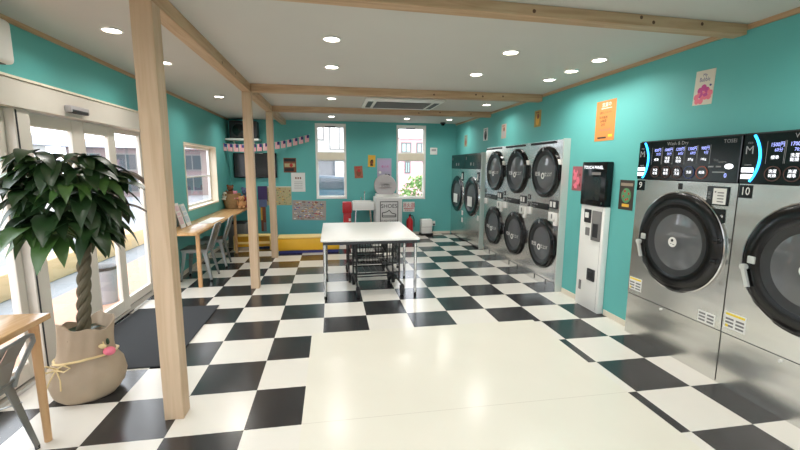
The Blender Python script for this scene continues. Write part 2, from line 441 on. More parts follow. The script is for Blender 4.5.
# ------------------------------------------------------------------ ceiling cassette air conditioner, wall unit, security camera
t = thing('ceiling_air_conditioner', 'white ceiling cassette air conditioner with grey grille between the two far beams', 'air conditioner', (1.67, 4.13, ZC), 0)
MB().box(-.6, .6, -.48, .48, -.035, -.001, .02).build('panel', M_['white'], t)
m = MB(); m.box(-.42, .42, -.3, .3, -.042, -.036)
m.i = 1
for k in range(14): m.box(-.4, .4, -.28+k*.041, -.265+k*.041, -.047, -.042)
m.build('intake_grille', [M_['darkplastic'], M_['greyprint']], t)
for s in (-1, 1): MB().box(min(s*.47, s*.55), max(s*.47, s*.55), -.3, .3, -.04, -.036).build('air_outlet', M_['darkplastic'], t)
t = thing('wall_air_conditioner', 'white wall air conditioner high on the entrance wall at the left edge', 'air conditioner', (XL+.001, .27, 2.225))
MB().box(0, .2, -.43, .43, 0, .27, .03, 3).build('housing', M_['white'], t)
MB().box(.06, .17, -.38, .38, -.004, .003).build('air_outlet', M_['darkplastic'], t)
t = thing('security_camera', 'small black dome camera on the ceiling in the far right corner', 'camera', (3.08, 6.7, ZC))
MB().cyl((0,0,-.03), (0,0,-.001), .06).build('base_ring', M_['darkplastic'], t)
MB().ball((0,0,-.03), .045).build('dome', M_['black'], t)

# ------------------------------------------------------------------ entrance (left wall)
XD = XL - .06
d1 = MB().box(XL-TH+.005, XL+.05, ENT[0]+.002, ENT[1]-.002, 1.99, 2.18, .004, 1).build('door_1', M_['doorwhite']); d1['kind'] = 'structure'
def dstruct(name): 
    o = bpy.data.objects.new(name, None); C.objects.link(o); o['kind'] = 'structure'; return o
MB().box(XL-.02, XL+.06, ENT[0], ENT[1], 2.182, 2.20).build('header_cap', M_['cream'], d1)
MB().box(XL-TH+.01, XL+.02, 3.03, ENT[1]-.003, .001, 1.989, .004, 1).build('jamb', M_['doorwhite'], d1)
MB().box(XL-TH+.01, XL+.02, .89, 1.04, .001, 1.989, .004, 1).build('mullion', M_['doorwhite'], d1)
MB().box(XL+.0201, XL+.024, 0.90, .912, .02, 1.98).build('dark_gasket', M_['darkplastic'], d1)
MB().box(XL-TH+.01, XL, ENT[0]+.01, ENT[1]-.06, .001, .03).build('sill', M_['chrome'], d1)
def leaf(parent, y0, y1, x, sl, sr, zb=.16, zt=1.885, top=1.985):
    f = MB()
    f.box(x-.02, x+.02, y0, y0+sl, .035, top, .003, 1); f.box(x-.02, x+.02, y1-sr, y1, .035, top, .003, 1)
    f.box(x-.02, x+.02, y0+sl, y1-sr, .035, zb, .003, 1); f.box(x-.02, x+.02, y0+sl, y1-sr, zt, top, .003, 1)
    f.build('leaf_frame', M_['doorwhite'], parent)
    m = MB(); m.quad((x, y0+sl, zb), (x, y1-sr, zb), (x, y1-sr, zt), (x, y0+sl, zt)); m.build('pane', M_['glass'], parent)
d2 = dstruct('door_2'); leaf(d2, 1.045, 1.79, XD, .085, .17)
d3 = dstruct('door_3'); leaf(d3, 1.795, 2.33, XD-.0, .012, .13)
d4 = dstruct('door_4'); leaf(d4, 2.335, 3.028, XD-.05, .09, .04, .13, 1.94)
d5 = dstruct('door_5'); leaf(d5, .06, .885, XD, .07, .07, .16, 1.9)
d6 = dstruct('door_6'); leaf(d6, -2.18, .055, XD, .07, .07, .16, 1.9)
t = thing('door_sensor', 'grey automatic door sensor mounted on the white entrance header', 'door sensor', (XL+.051, 1.52, 2.045))
MB().box(0, .05, -.13, .13, -.02, .035, .008).build('sensor_body', M_['greylid'], t)
MB().box(.012, .0515, -.11, .11, -.023, .006, .003).build('sensor_lens', M_['darkplastic'], t)

# ------------------------------------------------------------------ windows
def tall_window(name, h, y):
    x0, x1, z0, z1 = h; w = dstruct(name); e = .004; zm = 1.75; zt = 1.90
    f = MB()
    f.box(x0+e, x0+.035, y-.006, y+TH-.01, z0, z1-.003); f.box(x1-.035, x1-e, y-.006, y+TH-.01, z0, z1-.003)
    f.box(x0+.035, x1-.035, y-.006, y+TH-.01, z0+e, z0+.045); f.box(x0+.035, x1-.035, y-.006, y+TH-.01, z1-.06, z1-e)
    f.build('window_frame', M_['white'], w)
    MB().box(x0+.035, x1-.035, y-.004, y+TH-.01, zm, zt).build('transom', M_['cream'], w)
    for a, b in ((z0+.045, zm), (zt, z1-.06)):
        g = MB(); g.box(x0+.035, x0+.06, y+.05, y+.09, a, b); g.box(x1-.06, x1-.035, y+.05, y+.09, a, b)
        g.box(x0+.06, x1-.06, y+.05, y+.09, a, a+.025); g.box(x0+.06, x1-.06, y+.05, y+.09, b-.025, b)
        g.build('sash', M_['white'], w)
        q = MB(); q.quad((x0+.05, y+.07, a+.01), (x1-.05, y+.07, a+.01), (x1-.05, y+.07, b-.01), (x0+.05, y+.07, b-.01)); q.build('pane', M_['glass'], w)
    MB().box((x0+x1)/2-.12, (x0+x1)/2+.1, y+.03, y+.05, z1-.085, z1-.06).build('window_latch', M_['darkplastic'], w)
tall_window('window_1', B1, YB); tall_window('window_2', B2, YB)
y0, y1, z0, z1 = WL; w = dstruct('window_3')
f = MB(); e = .003
f.box(XL-TH+.01, XL+.008, y0+e, y0+.03, z0+e, z1-e); f.box(XL-TH+.01, XL+.008, y1-.03, y1-e, z0+e, z1-e)
f.box(XL-TH+.01, XL+.008, y0+.03, y1-.03, z0+e, z0+.03); f.box(XL-TH+.01, XL+.008, y0+.03, y1-.03, z1-.03, z1-e)
f.build('window_casing', M_['cream'], w)
g = MB(); xs = XL-.13
g.box(xs-.02, xs+.02, y0+.03, y0+.07, z0+.03, z1-.03); g.box(xs-.02, xs+.02, y1-.07, y1-.03, z0+.03, z1-.03)
g.box(xs-.02, xs+.02, y0+.07, y1-.07, z0+.03, z0+.07); g.box(xs-.02, xs+.02, y0+.07, y1-.07, z1-.07, z1-.03)
g.box(xs-.015, xs+.015, y0+.07, y1-.07, 1.40, 1.425)
g.build('sash', M_['white'], w)
q = MB(); q.quad((xs, y0+.06, z0+.06), (xs, y1-.06, z0+.06), (xs, y1-.06, z1-.06), (xs, y0+.06, z1-.06)); q.build('pane', M_['glass'], w)

# ------------------------------------------------------------------ right wall machines. Local frame: front at y=0 facing -Y, x to the viewer's right
RZ = -PI/2
XM = 3.39
def door_ring(par, name, cx, cz, R, rg, y=0, out=.07, n=48, glass_label=None, band=True):
    m = MB()
    m.lathe([(R, y-.001), (R, y-out*.55), (R-.03, y-out), (rg+.075, y-out), (rg+.05, y-out*.8)], (cx, 0, cz), 'y', n)
    d = m.build(name, M_['rubber'], par)
    m = MB(); m.lathe([(rg+.05, y-out*.8), (rg+.02, y-out*.62), (rg-.005, y-out*.25), (rg-.005, y+.03)], (cx, 0, cz), 'y', n); m.build('gasket', M_['rubber2'], d)
    m = MB(); m.lathe([(rg, y-out*.3), (rg*.8, y-out*.45), (rg*.45, y-out*.6), (.001, y-out*.66)], (cx, 0, cz), 'y', n); m.build('door_glass', M_['doorglass'], d)
    if band:
        m = MB(); m.lathe([(R+.004, y-.002), (R+.012, y-.002), (R+.012, y-.014), (R+.004, y-.016)], (cx, 0, cz), 'y', n); m.build('steel_band', M_['chrome'], d)
    return d

PRICES9 = ('800', '1000', '1200', '1300', '900'); UN9 = ('35', '50', '60', '60', '9')
def big_washer(number, label, ycen, x_half):
    t = thing('washer_dryer', label, 'washing machine', (XM, ycen, 0), RZ, 'large front-loading washer dryers')
    h = x_half; cx = .03; cz = .99; R = .408; rg = .235; D = .72
    m = MB(); m.plate_hole(-h, h, .402, 1.492, cx, cz, .31, 0)
    for a, b in (((-h,.402),(-h,1.492)),((h,.402),(h,1.492)),((-h,1.492),(h,1.492)),((-h,.402),(h,.402))):
        m.quad((a[0],0,a[1]), (b[0],0,b[1]), (b[0],D,b[1]), (a[0],D,a[1]))
    m.quad((-h,D,.402), (h,D,.402), (h,D,1.492), (-h,D,1.492))
    m.build('cabinet', M_['steel'], t)
    m = MB(); m.lathe([(.31, 0), (.31, .05), (.35, .06), (.35, .5), (.001, .5)], (cx, 0, cz), 'y', 40); m.build('drum', M_['drum'], t)
    MB().box(-h, h, .004, D, .001, .394).build('base_panel', M_['steel'], t)
    MB().box(-h+.001, h-.001, .012, D, .3941, .4019).build('panel_gap', M_['darkplastic'], t)
    cp = MB().box(-h+.002, h-.002, -.012, D, 1.496, 1.828, .004, 1).build('control_panel', M_['black'], t)
    MB().box(-h+.01, h-.002, .0, D, 1.8281, 1.8375).build('top_edge', M_['darkplastic'], t)
    yy = -.0135
    # light arc
    m = MB(); ax, az, ar = -h-.17, 1.665, .275; pts = []
    for k in range(21):
        a = math.radians(-35 + 70*k/20); pts.append((ax + .02 + ar*math.cos(a), yy-.002, az + ar*.98*math.sin(a)))
    m.tube(pts, .0075, 8); m.build('light_arc', M_['blueglow'], cp)
    m = MB(); m.text('M', -h+.05, 1.72, yy, .058); m.text('size', -h+.05, 1.772, yy, .018); m.box(-h+.025, -h+.075, yy, yy+.001, 1.620, 1.624); m.build('size_lettering', M_['greytext'], cp)
    for z in (1.588, 1.543): MB().box(-h+.010, -h+.092, yy-.003, yy+.001, z-.016, z+.016, .0019, 2).build('backlit_key', M_['whiteglow'], cp)
    x0 = -h+.215; st = .114
    tg = MB()
    lab = (('標準',), ('洗濯', '乾燥'), ('念入', '乾燥'), ('27kg',), ('14kg',))
    btn = (('洗濯', '乾燥'), ('洗濯', '標準'), ('念入', '洗濯'), ('洗濯',), ('乾燥',))
    for k in range(5):
        x = x0 + k*st
        p = PRICES9[k] if number == '9' else ('1500', '1700', '1900', '1100', '500')[k]
        u = UN9[k] if number == '9' else ('60', '70', '80', '35', '10')[k]
        tb = MB(); tw = MB(); tk = MB()
        tb.text(p+'円', x+.008, 1.750, yy, .026, sx=.8); tb.text(u+'分', x+.018, 1.716, yy, .022, sx=.85)
        for q, s in enumerate(lab[k]): tw.text(s, x, 1.668 - .027*q + (.012 if len(lab[k]) > 1 else 0), yy, .019)
        for q, s in enumerate(btn[k]): tk.text(s, x, 1.565 + (.014 - .028*q if len(btn[k]) > 1 else 0), yy-.004, .0185)
        tb.build('price_digits', M_['bluetext'], cp); tw.build('course_lettering', M_['whiteglow'], cp); tk.build('key_lettering', M_['whiteglow'], cp)
        for xx in (x-.055, x+.051): MB().box(xx, xx+.002, yy, yy+.001, 1.63, 1.775).build('price_divider', M_['greytext'], cp)
        m = MB(); m.lathe([(.044, 0), (.044, -.006), (.0495, -.006), (.0495, 0)], (x, yy+.001, 1.565), 'y', 24)
        m.i = 1; m.disc((x, yy-.003, 1.565), .044, 'y', 24)
        m.build('program_button', [M_['ringblue' if k == 3 else 'ringred' if k == 4 else 'ringdim'], M_['black']], cp)
    xr = h-.16
    m = MB(); m.text('Wash & Dry', -h+.42, 1.800, yy, .03); m.build('title_lettering', M_['greytext'], cp)
    m = MB(); m.text('TOSEI', h-.085, 1.792, yy, .028); m.build('brand_lettering', M_['greytext'], cp)
    tg.text('Time', xr-.02, 1.66, yy, .014); tg.text('remaining', xr+.03, 1.645, yy, .012)
    for q in range(2): MB().box(xr-.075+q*.06, xr-.035+q*.06, yy, yy+.001, 1.605, 1.616).build('status_mark', M_['greytext'], cp)
    MB().box(xr-.04, xr+.06, yy, yy+.001, 1.566, 1.574).build('status_mark', M_['greytext'], cp)
    tg.build('panel_print', M_['greytext'], cp)
    m = MB(); m.lathe([(.001, -.004), (.02, -.004), (.024, 0)], (0,0,0), 'y', 20)
    for v in m.b.verts: v.co = Vector((v.co.x*1.4 + xr+.085, v.co.y + yy, v.co.z*.8 + 1.612))
    m.build('oval_key', M_['whiteglow'], cp)
    m = MB(); m.text('0', xr+.065, 1.545, yy, .034); m.build('count_digit', M_['bluetext'], cp)
    # number plate
    pl = MB().box(-h+.004, -h+.092, -.004, .001, 1.394, 1.484).build('number_plate', M_['black'], t)
    m = MB(); m.text(number, -h+.048, 1.44, -.0055, .058, sx=1.1 if len(number) == 1 else .85); m.build('number', M_['paper'], pl)
    # emblem over door
    em = MB().box(-.02, .02, -.004, .001, 1.425, 1.475, .0015, 1).build('emblem', M_['print'], t)
    # door
    d = door_ring(t, 'door', cx, cz, R, rg, 0, .036)
    m = MB(); m.disc((cx, -.052, cz-.0), .042, 'y', 24)
    m.i = 1; m.ball((cx-.003, -.053, cz+.014), .013, (1,.08,1), 10); m.box(cx-.02, cx-.004, -.0535, -.053, cz-.016, cz-.012); m.box(cx+.004, cx+.022, -.0535, -.053, cz-.02, cz-.016)
    m.build('door_sticker', [M_['paper'], M_['print']], d)
    m = MB(); m.cyl((cx-R+.04, -.03, cz-.06), (cx-R+.04, -.065, cz-.06), .021); m.bar((cx-R+.04, -.056, cz-.06), (cx-R+.085, -.056, cz-.19), .026, .016, (0,1,0))
    m.box(cx-R+.05, cx-R+.10, -.045, -.03, cz-.03, cz+.02, .005)
    m.build('door_handle', M_['sidegrey'], d)
    for zz in (.06, -.10): MB().box(cx+R-.06, cx+R-.01, -.06, -.02, cz+zz, cz+zz+.04, .008).build('door_hinge', M_['rubber'], d)
    # card reader group (upper right)
    cb = MB().box(h-.225, h-.06, -.012, .001, 1.325, 1.465, .002, 1).build('card_holder', M_['black'], t)
    m = MB(); m.box(h-.17, h-.068, -.014, -.0125, 1.335, 1.452)
    m.i = 1
    for q in range(4): m.box(h-.135, h-.085, -.015, -.0142, 1.35+q*.022, 1.358+q*.022)
    m.disc((h-.152, -.015, 1.425), .007, 'y', 10)
    m.build('instruction_paper', [M_['paper'], M_['greyprint']], cb)
    m = MB()
    m.text('洗剤', 0, 0, 0, .022, M=Matrix(((0,-1,0,h-.198),(0,0,-1,-.0135),(1,0,0,1.395),(0,0,0,1)))); m.build('holder_lettering', M_['greytext'], cb)
    m = MB()
    P = [(h-.185, 1.30), (h-.075, 1.30), (h-.07, 1.20), (h-.115, 1.20)]
    F_ = [(x, -.01, z) for x, z in P]; B_ = [(x, .001, z) for x, z in P]
    m.poly(F_); m.poly(B_)
    for k in range(4): m.quad(F_[k], F_[(k+1) % 4], B_[(k+1) % 4], B_[k])
    m.i = 1; m.ball((h-.085, -.012, 1.25), .012, (1,.4,1), 10)
    m.build('detergent_inlet', [M_['black'], M_['chrome']], t)
    # stickers
    def sticker(nm, x0, x1, z0, z1, top):
        m = MB(); m.box(x0, x1, -.003, .001, z0, z1)
        m.i = 1; m.box(x0+.006, x1-.006, -.0038, -.003, z1-.022, z1-.006) if top else None
        m.i = 2
        for q in range(3):
            for r in range(2):
                a = x0+.008+r*(x1-x0)/2; m.box(a, a+(x1-x0)/2-.016, -.0038, -.003, z0+.012+q*.026, z0+.026+q*.026)
        m.i = 1; m.box(x0+.012, x0+.03, -.0042, -.0038, z0+.010, z0+.03) if top else None
        m.build(nm, [M_['paper'], M_['yellow'], M_['greyprint']], t)
    sticker('caution_label', -h+.015, -h+.165, .445, .565, True)
    sticker('guide_label', h-.19, h-.05, .41, .50, False)
    m = MB(); m.cyl((h-.55, -.006, .37), (h-.55, .006, .37), .01); m.build('lock_screw', M_['paper'], t)
    return t
big_washer('9', 'large steel front-loading washer dryer numbered 9, left of the pair', .512, .478)
big_washer('10', 'large steel front-loading washer dryer numbered 10, cut by the right edge', -.453, .478)

# stacked dryers
def dryer(ycen, label, nums):
    t = thing('stacked_dryer', label, 'dryer', (XM, ycen, 0), RZ, 'stacked tumble dryers')
    h = .42; D = .7; cx = .05
    m = MB(); zc = (1.537, .572)
    m.plate_hole(-h, h, 1.135, 1.895, cx, zc[0], .27, 0); m.plate_hole(-h, h, .135, 1.015, cx, zc[1], .27, 0)
    for (a, b) in (((-h,.135),(-h,1.895)),((h,.135),(h,1.895)),((-h,1.895),(h,1.895)),((-h,.135),(h,.135))):
        m.quad((a[0],0,a[1]), (b[0],0,b[1]), (b[0],D,b[1]), (a[0],D,a[1]))
    m.quad((-h,D,.135), (h,D,.135), (h,D,1.895), (-h,D,1.895)); m.quad((-h,0,1.015), (h,0,1.015), (h,0,1.135), (-h,0,1.135))
    m.build('cabinet', M_['steel2'], t)
    m = MB(); m.box(-h, h, .01, D, 1.8951, 1.946); m.i = 1; m.box(-h+.02, h-.18, -.004, .0099, 1.908, 1.936); m.build('top_rail', [M_['steel2'], M_['print']], t)
    m = MB(); m.box(-h, h, .015, D, .001, .1349); m.i = 1
    m.box(-h+.02, h-.02, .008, .0149, .09, .094); m.box(-.14, -.136, .008, .0149, .02, .09); m.box(.16, .164, .008, .0149, .02, .09)
    m.build('base_panel', [M_['steel2'], M_['darkplastic']], t)
    for k, z in enumerate(zc):
        m = MB(); m.lathe([(.27, 0), (.3, .04), (.3, .45), (.001, .45)], (cx, 0, z), 'y', 32); m.build('drum', M_['drum'], t)
        d = door_ring(t, 'door', cx, z, .34, .225, 0, .045, 40, band=False)
        m = MB(); m.box(cx+.27, cx+.36, -.046, -.004, z-.10, z+.10, .01); m.build('door_latch', M_['rubber'], d)
        m = MB(); m.text('乾燥', cx-.14, z-.03, -.046, .05); m.text('仕上げ', cx+.13, z-.03, -.046, .045)
        m.lathe([(.024, -.046), (.024, -.048), (.042, -.048), (.042, -.046)], (cx, 0, z-.05), 'y', 20)
        m.build('door_lettering', M_['paper'], d)
        MB().box(cx-.012, cx+.006, -.064, -.058, z+.275, z+.325).build('door_mark', M_['greytext'], d)
    # control strip in the middle
    cp = MB().box(-h+.13, h-.26, -.008, .001, 1.035, 1.115, .003, 1).build('control_strip', M_['black'], t)
    m = MB()
    for q in range(3): m.box(-h+.16+q*.06, -h+.19+q*.06, -.010, -.0085, 1.078, 1.096)
    m.box(-h+.16, -h+.24, -.010, -.0085, 1.05, 1.058); m.build('control_print', M_['greytext'], cp)
    for q, z in enumerate((1.0, 1.09)):
        cb = MB().box(h-.225+q*.0, h-.04, -.02+q*.006, .001, z-.095+q*.075, z+.02+q*.07, .005).build('coin_box', M_['paper'] if q == 0 else M_['darkplastic'], t)
        if q == 0:
            m = MB(); m.box(h-.15, h-.12, -.0225, -.0202, z-.06, z-.0); m.build('coin_slot', M_['greyprint'], cb)
        else:
            m = MB()
            for r in range(2): m.box(h-.20+r*.08, h-.15+r*.08, -.0165, -.0142, z-.0, z+.07)
            m.build('notice_slip', M_['paper'], cb)
    for q, (z, nu) in enumerate(zip((1.175, 1.075), nums)):
        pl = MB().box(-h+.015, -h+.085, -.004, .001, z-.035, z+.035).build('number_plate', M_['print'], t)
        m = MB(); m.text(nu, -h+.05, z, -.0055, .045); m.build('number', M_['paper'], pl)
    cbx = MB().box(-h+.03, -h+.11, -.025, .001, .93, 1.03, .006).build('lock_cover', M_['paper'], t)
    MB().box(h-.10, h-.045, -.02, .001, .855, .93, .004).build('latch_strike', M_['paper'], t)
    MB().box(h-.09, h-.035, -.02, .001, 1.62, 1.70, .004).build('latch_strike', M_['paper'], t)
    return t
for k, (y, lb, nu) in enumerate(((2.691, 'stacked two-door tumble dryer nearest the payment kiosk', ('8', '7')),
                             (3.534, 'stacked two-door tumble dryer in the middle of the three', ('6', '5')),
                             (4.377, 'stacked two-door tumble dryer at the far left of the three', ('4', '3')))):
    dryer(y, lb, nu)
# near end side panels of the built-in rows
def side_panel(name, label, y, z, thick=.012):
    m = MB(); m.box(XM-.005, XR-.002, y-thick, y, .001, z, .002, 1); o = m.build(name, M_['sidegrey']); tag(o, label, 'panel'); return o
side_panel('side_panel', 'narrow steel end panel closing the near side of the dryers', 2.266, 1.955, .018)
side_panel('side_panel', 'narrow steel end panel closing the near side of the two far washers', 5.02, 1.88, .018)

# far washers
def far_washer(ycen, label, h, third):
    t = thing('front_loading_washer', label, 'washing machine', (XM, ycen, 0), RZ, 'far front-loading washers')
    D = .7; cz = 1.0
    m = MB(); m.plate_hole(-h, h, .03, 1.56, 0, cz, .27, 0)
    for (a, b) in (((-h,.03),(-h,1.56)),((h,.03),(h,1.56)),((-h,1.56),(h,1.56)),((-h,.03),(h,.03))):
        m.quad((a[0],0,a[1]), (b[0],0,b[1]), (b[0],D,b[1]), (a[0],D,a[1]))
    m.quad((-h,D,.03), (h,D,.03), (h,D,1.56), (-h,D,1.56))
    m.build('cabinet', M_['steel'], t)
    MB().box(-h, h, .02, D, .001, .0299).build('plinth', M_['darkplastic'], t)
    m = MB(); m.lathe([(.27, 0), (.3, .05), (.3, .45), (.001, .45)], (0, 0, cz), 'y', 32); m.build('drum', M_['drum'], t)
    cp = MB().box(-h+.002, h-.002, -.006, D, 1.562, 1.872, .004, 1).build('control_panel', M_['black'], t)
    for q in range(2): MB().box(-.12+q*.16, -.07+q*.16, -.0085, -.0065, 1.63, 1.69).build('panel_key', M_['greytext'], cp)
    MB().box(-h+.08, -h+.1, -.0085, -.0065, 1.75, 1.81).build('panel_print', M_['greytext'], cp)
    d = door_ring(t, 'door', .0, cz, .40, .25, 0, .045, 40)
    m = MB(); m.box(-.13, .14, -.05, -.046, cz-.2, cz-.0); m.build('door_sticker', M_['paper'], d)
    cb = MB().box(h-.19, h-.09, -.012, .001, 1.30, 1.50, .003, 1).build('card_holder', M_['black'], t)
    MB().box(h-.16, h-.11, -.014, -.0125, 1.34, 1.46).build('instruction_paper', M_['paper'], cb)
    for q, z in enumerate((1.12, .60, .44)): 
        if q < third: MB().box(h-.14, h-.06, -.004, .001, z-.05, z+.05).build('notice_sticker', M_['paper'], t)
    return t
far_washer(5.50, 'front-loading washer with dark glass door beside the stacked dryers', .478, 2)
far_washer(6.462, 'front-loading washer farthest back, in the right corner by the back wall', .478, 3)

# payment kiosk
t = thing('payment_kiosk', 'white slim payment kiosk with dark screen and card slots on the right wall', 'payment machine', (3.41, 1.645, 0), RZ)
MB().box(-.205, .205, 0, .069, .001, 1.18, .006).build('cabinet', M_['white'], t)
MB().box(.165, .167, -.001, .001, .03, 1.16).build('door_seam', M_['greyprint'], t)
sc = MB().box(-.213, .205, -.018, .069, 1.182, 1.662, .012).build('screen_housing', M_['black'], t)
MB().box(-.15, .13, -.0195, -.017, 1.245, 1.50).build('display', M_['screen'], sc)
m = MB(); m.text('TOUCH PANEL', -.01, 1.60, -.0193, .036); m.build('screen_lettering', M_['whiteglow'], sc)
m = MB(); m.box(-.03, .12, -.0193, -.0175, 1.52, 1.55); m.build('status_bar', M_['greyprint'], sc)
MB().lathe([(.001,-.021),(.012,-.021),(.012,-.0175)], (.165, 0, 1.222), 'y', 14).build('key_lock', M_['chrome'], sc)
cr = MB().box(-.125, -.01, -.012, .001, .985, 1.135, .004, 1).build('card_reader', M_['darkplastic'], t)
MB().box(-.105, -.04, -.0145, -.0122, 1.04, 1.10).build('reader_label', M_['paper'], cr)
MB().box(-.09, -.02, -.01, .001, .84, .93, .003, 1).build('receipt_slot', M_['greyprint'], t)
bl = MB().box(.02, .165, -.016, .001, .80, 1.13, .006).build('bill_acceptor', M_['greyprint'], t)
MB().box(.05, .135, -.019, -.0162, .84, .99).build('bill_mouth', M_['darkplastic'], bl)
ct = MB().box(.0, .125, -.018, .001, .34, .475, .006).build('coin_tray', M_['darkplastic'], t)
MB().box(.03, .095, -.021, -.0182, .37, .44).build('tray_mouth', M_['print'], ct)
m = MB(); m.cyl((-.13, -.006, .245), (-.13, .004, .245), .012); m.box(-.15, -.11, -.004, .001, .19, .30); m.build('door_lock', M_['greyprint'], t)

# ------------------------------------------------------------------ wall papers
def paper(name, label, wall, a0, a1, z0, z1, mats, draw, shear=0, cat='poster', group=None, gap=.001):
    """wall 'R' or 'B'; local x is viewer-right; draws inside [0..w]x[0..h] at y<0"""
    w, hh = abs(a1-a0), z1-z0
    m = MB(); m.box(-w/2, w/2, -.002, 0, 0, hh)
    draw(m, w, hh)
    o = m.build(name, mats)
    if wall == 'R': o.location = (XR-gap, (a0+a1)/2+.035, z0+.013); o.rotation_euler = (0, shear, RZ)
    else: o.location = ((a0+a1)/2, YB-gap, z0); o.rotation_euler = (0, shear, 0)
    return tag(o, label, cat, group)
def rect(m, i, x0, x1, z0, z1, d=.003): m.i = i; m.box(x0, x1, -d, -.002, z0, z1)
def d_notice(m, w, h):
    m.i = 1; m.box(-w*.24, w*.3, -.003, -.002, h*.8, h*.815); m.text('営業中', 0.01, h*.885, -.0028, h*.09)
    m.i = 2
    m.text('洗濯乾燥 コインランドリー', 0, h*.70, -.0028, h*.05, sx=.55)
    for k, s in enumerate(('年中無休', '24時間', '店内')): m.text(s, -w*.1, h*(.58-.09*k), -.0028, h*.06)
    rect(m, 2, -w*.35, w*.1, h*.06, h*.1)
    m.i = 3; m.text('キャッシュレス', 0, h*.27, -.0028, h*.055, sx=.8)
    rect(m, 4, w*.2, w*.4, h*.09, h*.15)
paper('notice_poster', 'orange notice with white heading and rows of print high on the right wall', 'R', 1.76, 1.445, 1.875, 2.30, [M_['orange'], M_['white'], M_['print'], M_['magenta'], M_['yellow']], d_notice)
def petals(m, cx, cz, r, n=5):
    for k in range(n):
        a = 2*PI*k/n+.3; m.ball((cx+r*.6*math.cos(a), -.0025, cz+r*.6*math.sin(a)), r*.5, (1, .02, 1), 10)
def d_bubble(m, w, h):
    m.i = 1; m.text('My', .0, h*.86, -.0028, h*.09); m.text('Bubble', 0, h*.73, -.0028, h*.13, sx=.72)
    m.i = 2; petals(m, -w*.18, h*.2, w*.28); petals(m, w*.22, h*.3, w*.26); m.i = 3; petals(m, 0, h*.38, w*.3)
    m.i = 1; m.ball((w*.33, -.0025, h*.55), w*.06, (1,.02,.8), 8)
paper('picture_poster', 'cream poster reading My Bubble with pink flowers, above the washers', 'R', .535, .365, 2.085, 2.35, [M_['beige'] if False else mat('cream poster paper', (222,214,196), .35, var=.05), M_['navy'], M_['pink'], M_['magenta']], d_bubble, .04)
def d_pink(m, w, h):
    m.i = 1
    for k in range(9): m.ball((random.uniform(-.38,.38)*w, -.0025, random.uniform(.1,.9)*h), w*random.uniform(.06,.16), (1,.02,1.5), 8)
    m.i = 2
    for k in range(6): m.ball((random.uniform(-.38,.38)*w, -.0025, random.uniform(.1,.9)*h), w*random.uniform(.05,.1), (1,.03,1.2), 8)
paper('picture_poster', 'pink floral poster just left of the payment kiosk screen', 'R', 2.135, 1.925, 1.31, 1.60, [mat('rose print', (160,92,98), .6, var=.3, scale=30), M_['pink'], M_['plushred']], d_pink)
def d_food(m, w, h):
    rect(m, 1, -w*.42, w*.42, h*.8, h*.9); m.i = 2; m.ball((0, -.0025, h*.48), w*.34, (1,.02,1.1), 16); m.i = 3
    for k in range(6): m.ball((random.uniform(-.2,.2)*w, -.003, h*.48+random.uniform(-.2,.2)*w), w*.1, (1,.04,1), 8)
    rect(m, 4, -w*.25, w*.25, h*.1, h*.2)
paper('picture_poster', 'dark framed poster with a round dish between kiosk and washer 9', 'R', 1.295, 1.095, 1.165, 1.465, [mat('dark brown poster', (62,54,48), .5, var=.1), mat('taupe print', (150,136,118), .6), M_['green'], M_['red'], M_['gold']], d_food)
def d_card(col):
    def f(m, w, h):
        m.i = 1; m.ball((0, -.0025, h*.42), w*.3, (1,.02,1.4), 10); m.i = 2; m.ball((w*.05, -.003, h*.62), w*.18, (1,.03,1.2), 8); rect(m, 2, -w*.3, w*.2, h*.84, h*.9)
    return f
paper('picture_card', 'small greyish picture card on right wall, farthest back of the row of four', 'R', 6.30, 6.10, 2.03, 2.28, [mat('taupe card', (134,146,120), .6), M_['brown'], M_['greyprint']], d_card(0), group='picture cards high on the right wall')
paper('picture_card', 'small white picture card with dark figure on right wall, second from back', 'R', 5.16, 4.94, 2.09, 2.325, [M_['paper'], M_['print'], M_['greyprint']], d_card(0), group='picture cards high on the right wall')
paper('picture_card', 'small pinkish picture card on right wall, third from back', 'R', 4.315, 4.125, 2.075, 2.315, [mat('dusty card', (192,166,150), .6), M_['greylid'], M_['brown']], d_card(0), group='picture cards high on the right wall')
paper('picture_card', 'small gold picture card on right wall above the nearest dryer', 'R', 3.165, 2.98, 2.16, 2.39, [mat('olive gold card', (166,146,74), .6, var=.2, scale=30), M_['gold'], M_['brown']], d_card(0), group='picture cards high on the right wall')

# back wall papers
def d_yel(m, w, h):
    m.i = 1; m.ball((0,-.0025,h*.4), w*.25, (1,.02,1.3), 10); m.i = 2; m.ball((.01,-.003,h*.55), w*.13, (1,.03,1), 8); rect(m, 2, -w*.2, w*.2, h*.1, h*.22)
paper('picture_card', 'yellow picture card on the back wall between the two windows', 'B', 1.385, 1.555, 1.59, 1.86, [M_['gold'], M_['brown'], M_['print']], d_yel, .03)
paper('picture_card', 'reddish brown picture card on the back wall, left of the yellow one', 'B', 1.085, 1.275, 1.335, 1.61, [mat('terracotta card', (164,96,72), .6, var=.3, scale=40), M_['brown'], M_['red']], d_card(0), -.06)
def d_lil(m, w, h):
    rect(m, 1, -w*.3, w*.4, h*.3, h*.9); m.i = 2; m.text('春の市', w*.05, h*.55, -.0035, h*.1)
    m.i = 3; m.ball((w*.1, -.003, h*.1), w*.1, (1,.02,1), 8); m.ball((w*.3, -.003, h*.08), w*.1, (1,.02,1), 8); m.i = 4; m.ball((-w*.3, -.003, h*.25), w*.09, (1,.02,1), 8)
paper('picture_poster', 'lilac poster on the back wall left of the right window', 'B', 1.60, 1.935, 1.36, 1.79, [M_['lilac'], mat('violet field', (186,168,198), .6), M_['magenta'], M_['print'], M_['paper']], d_lil)
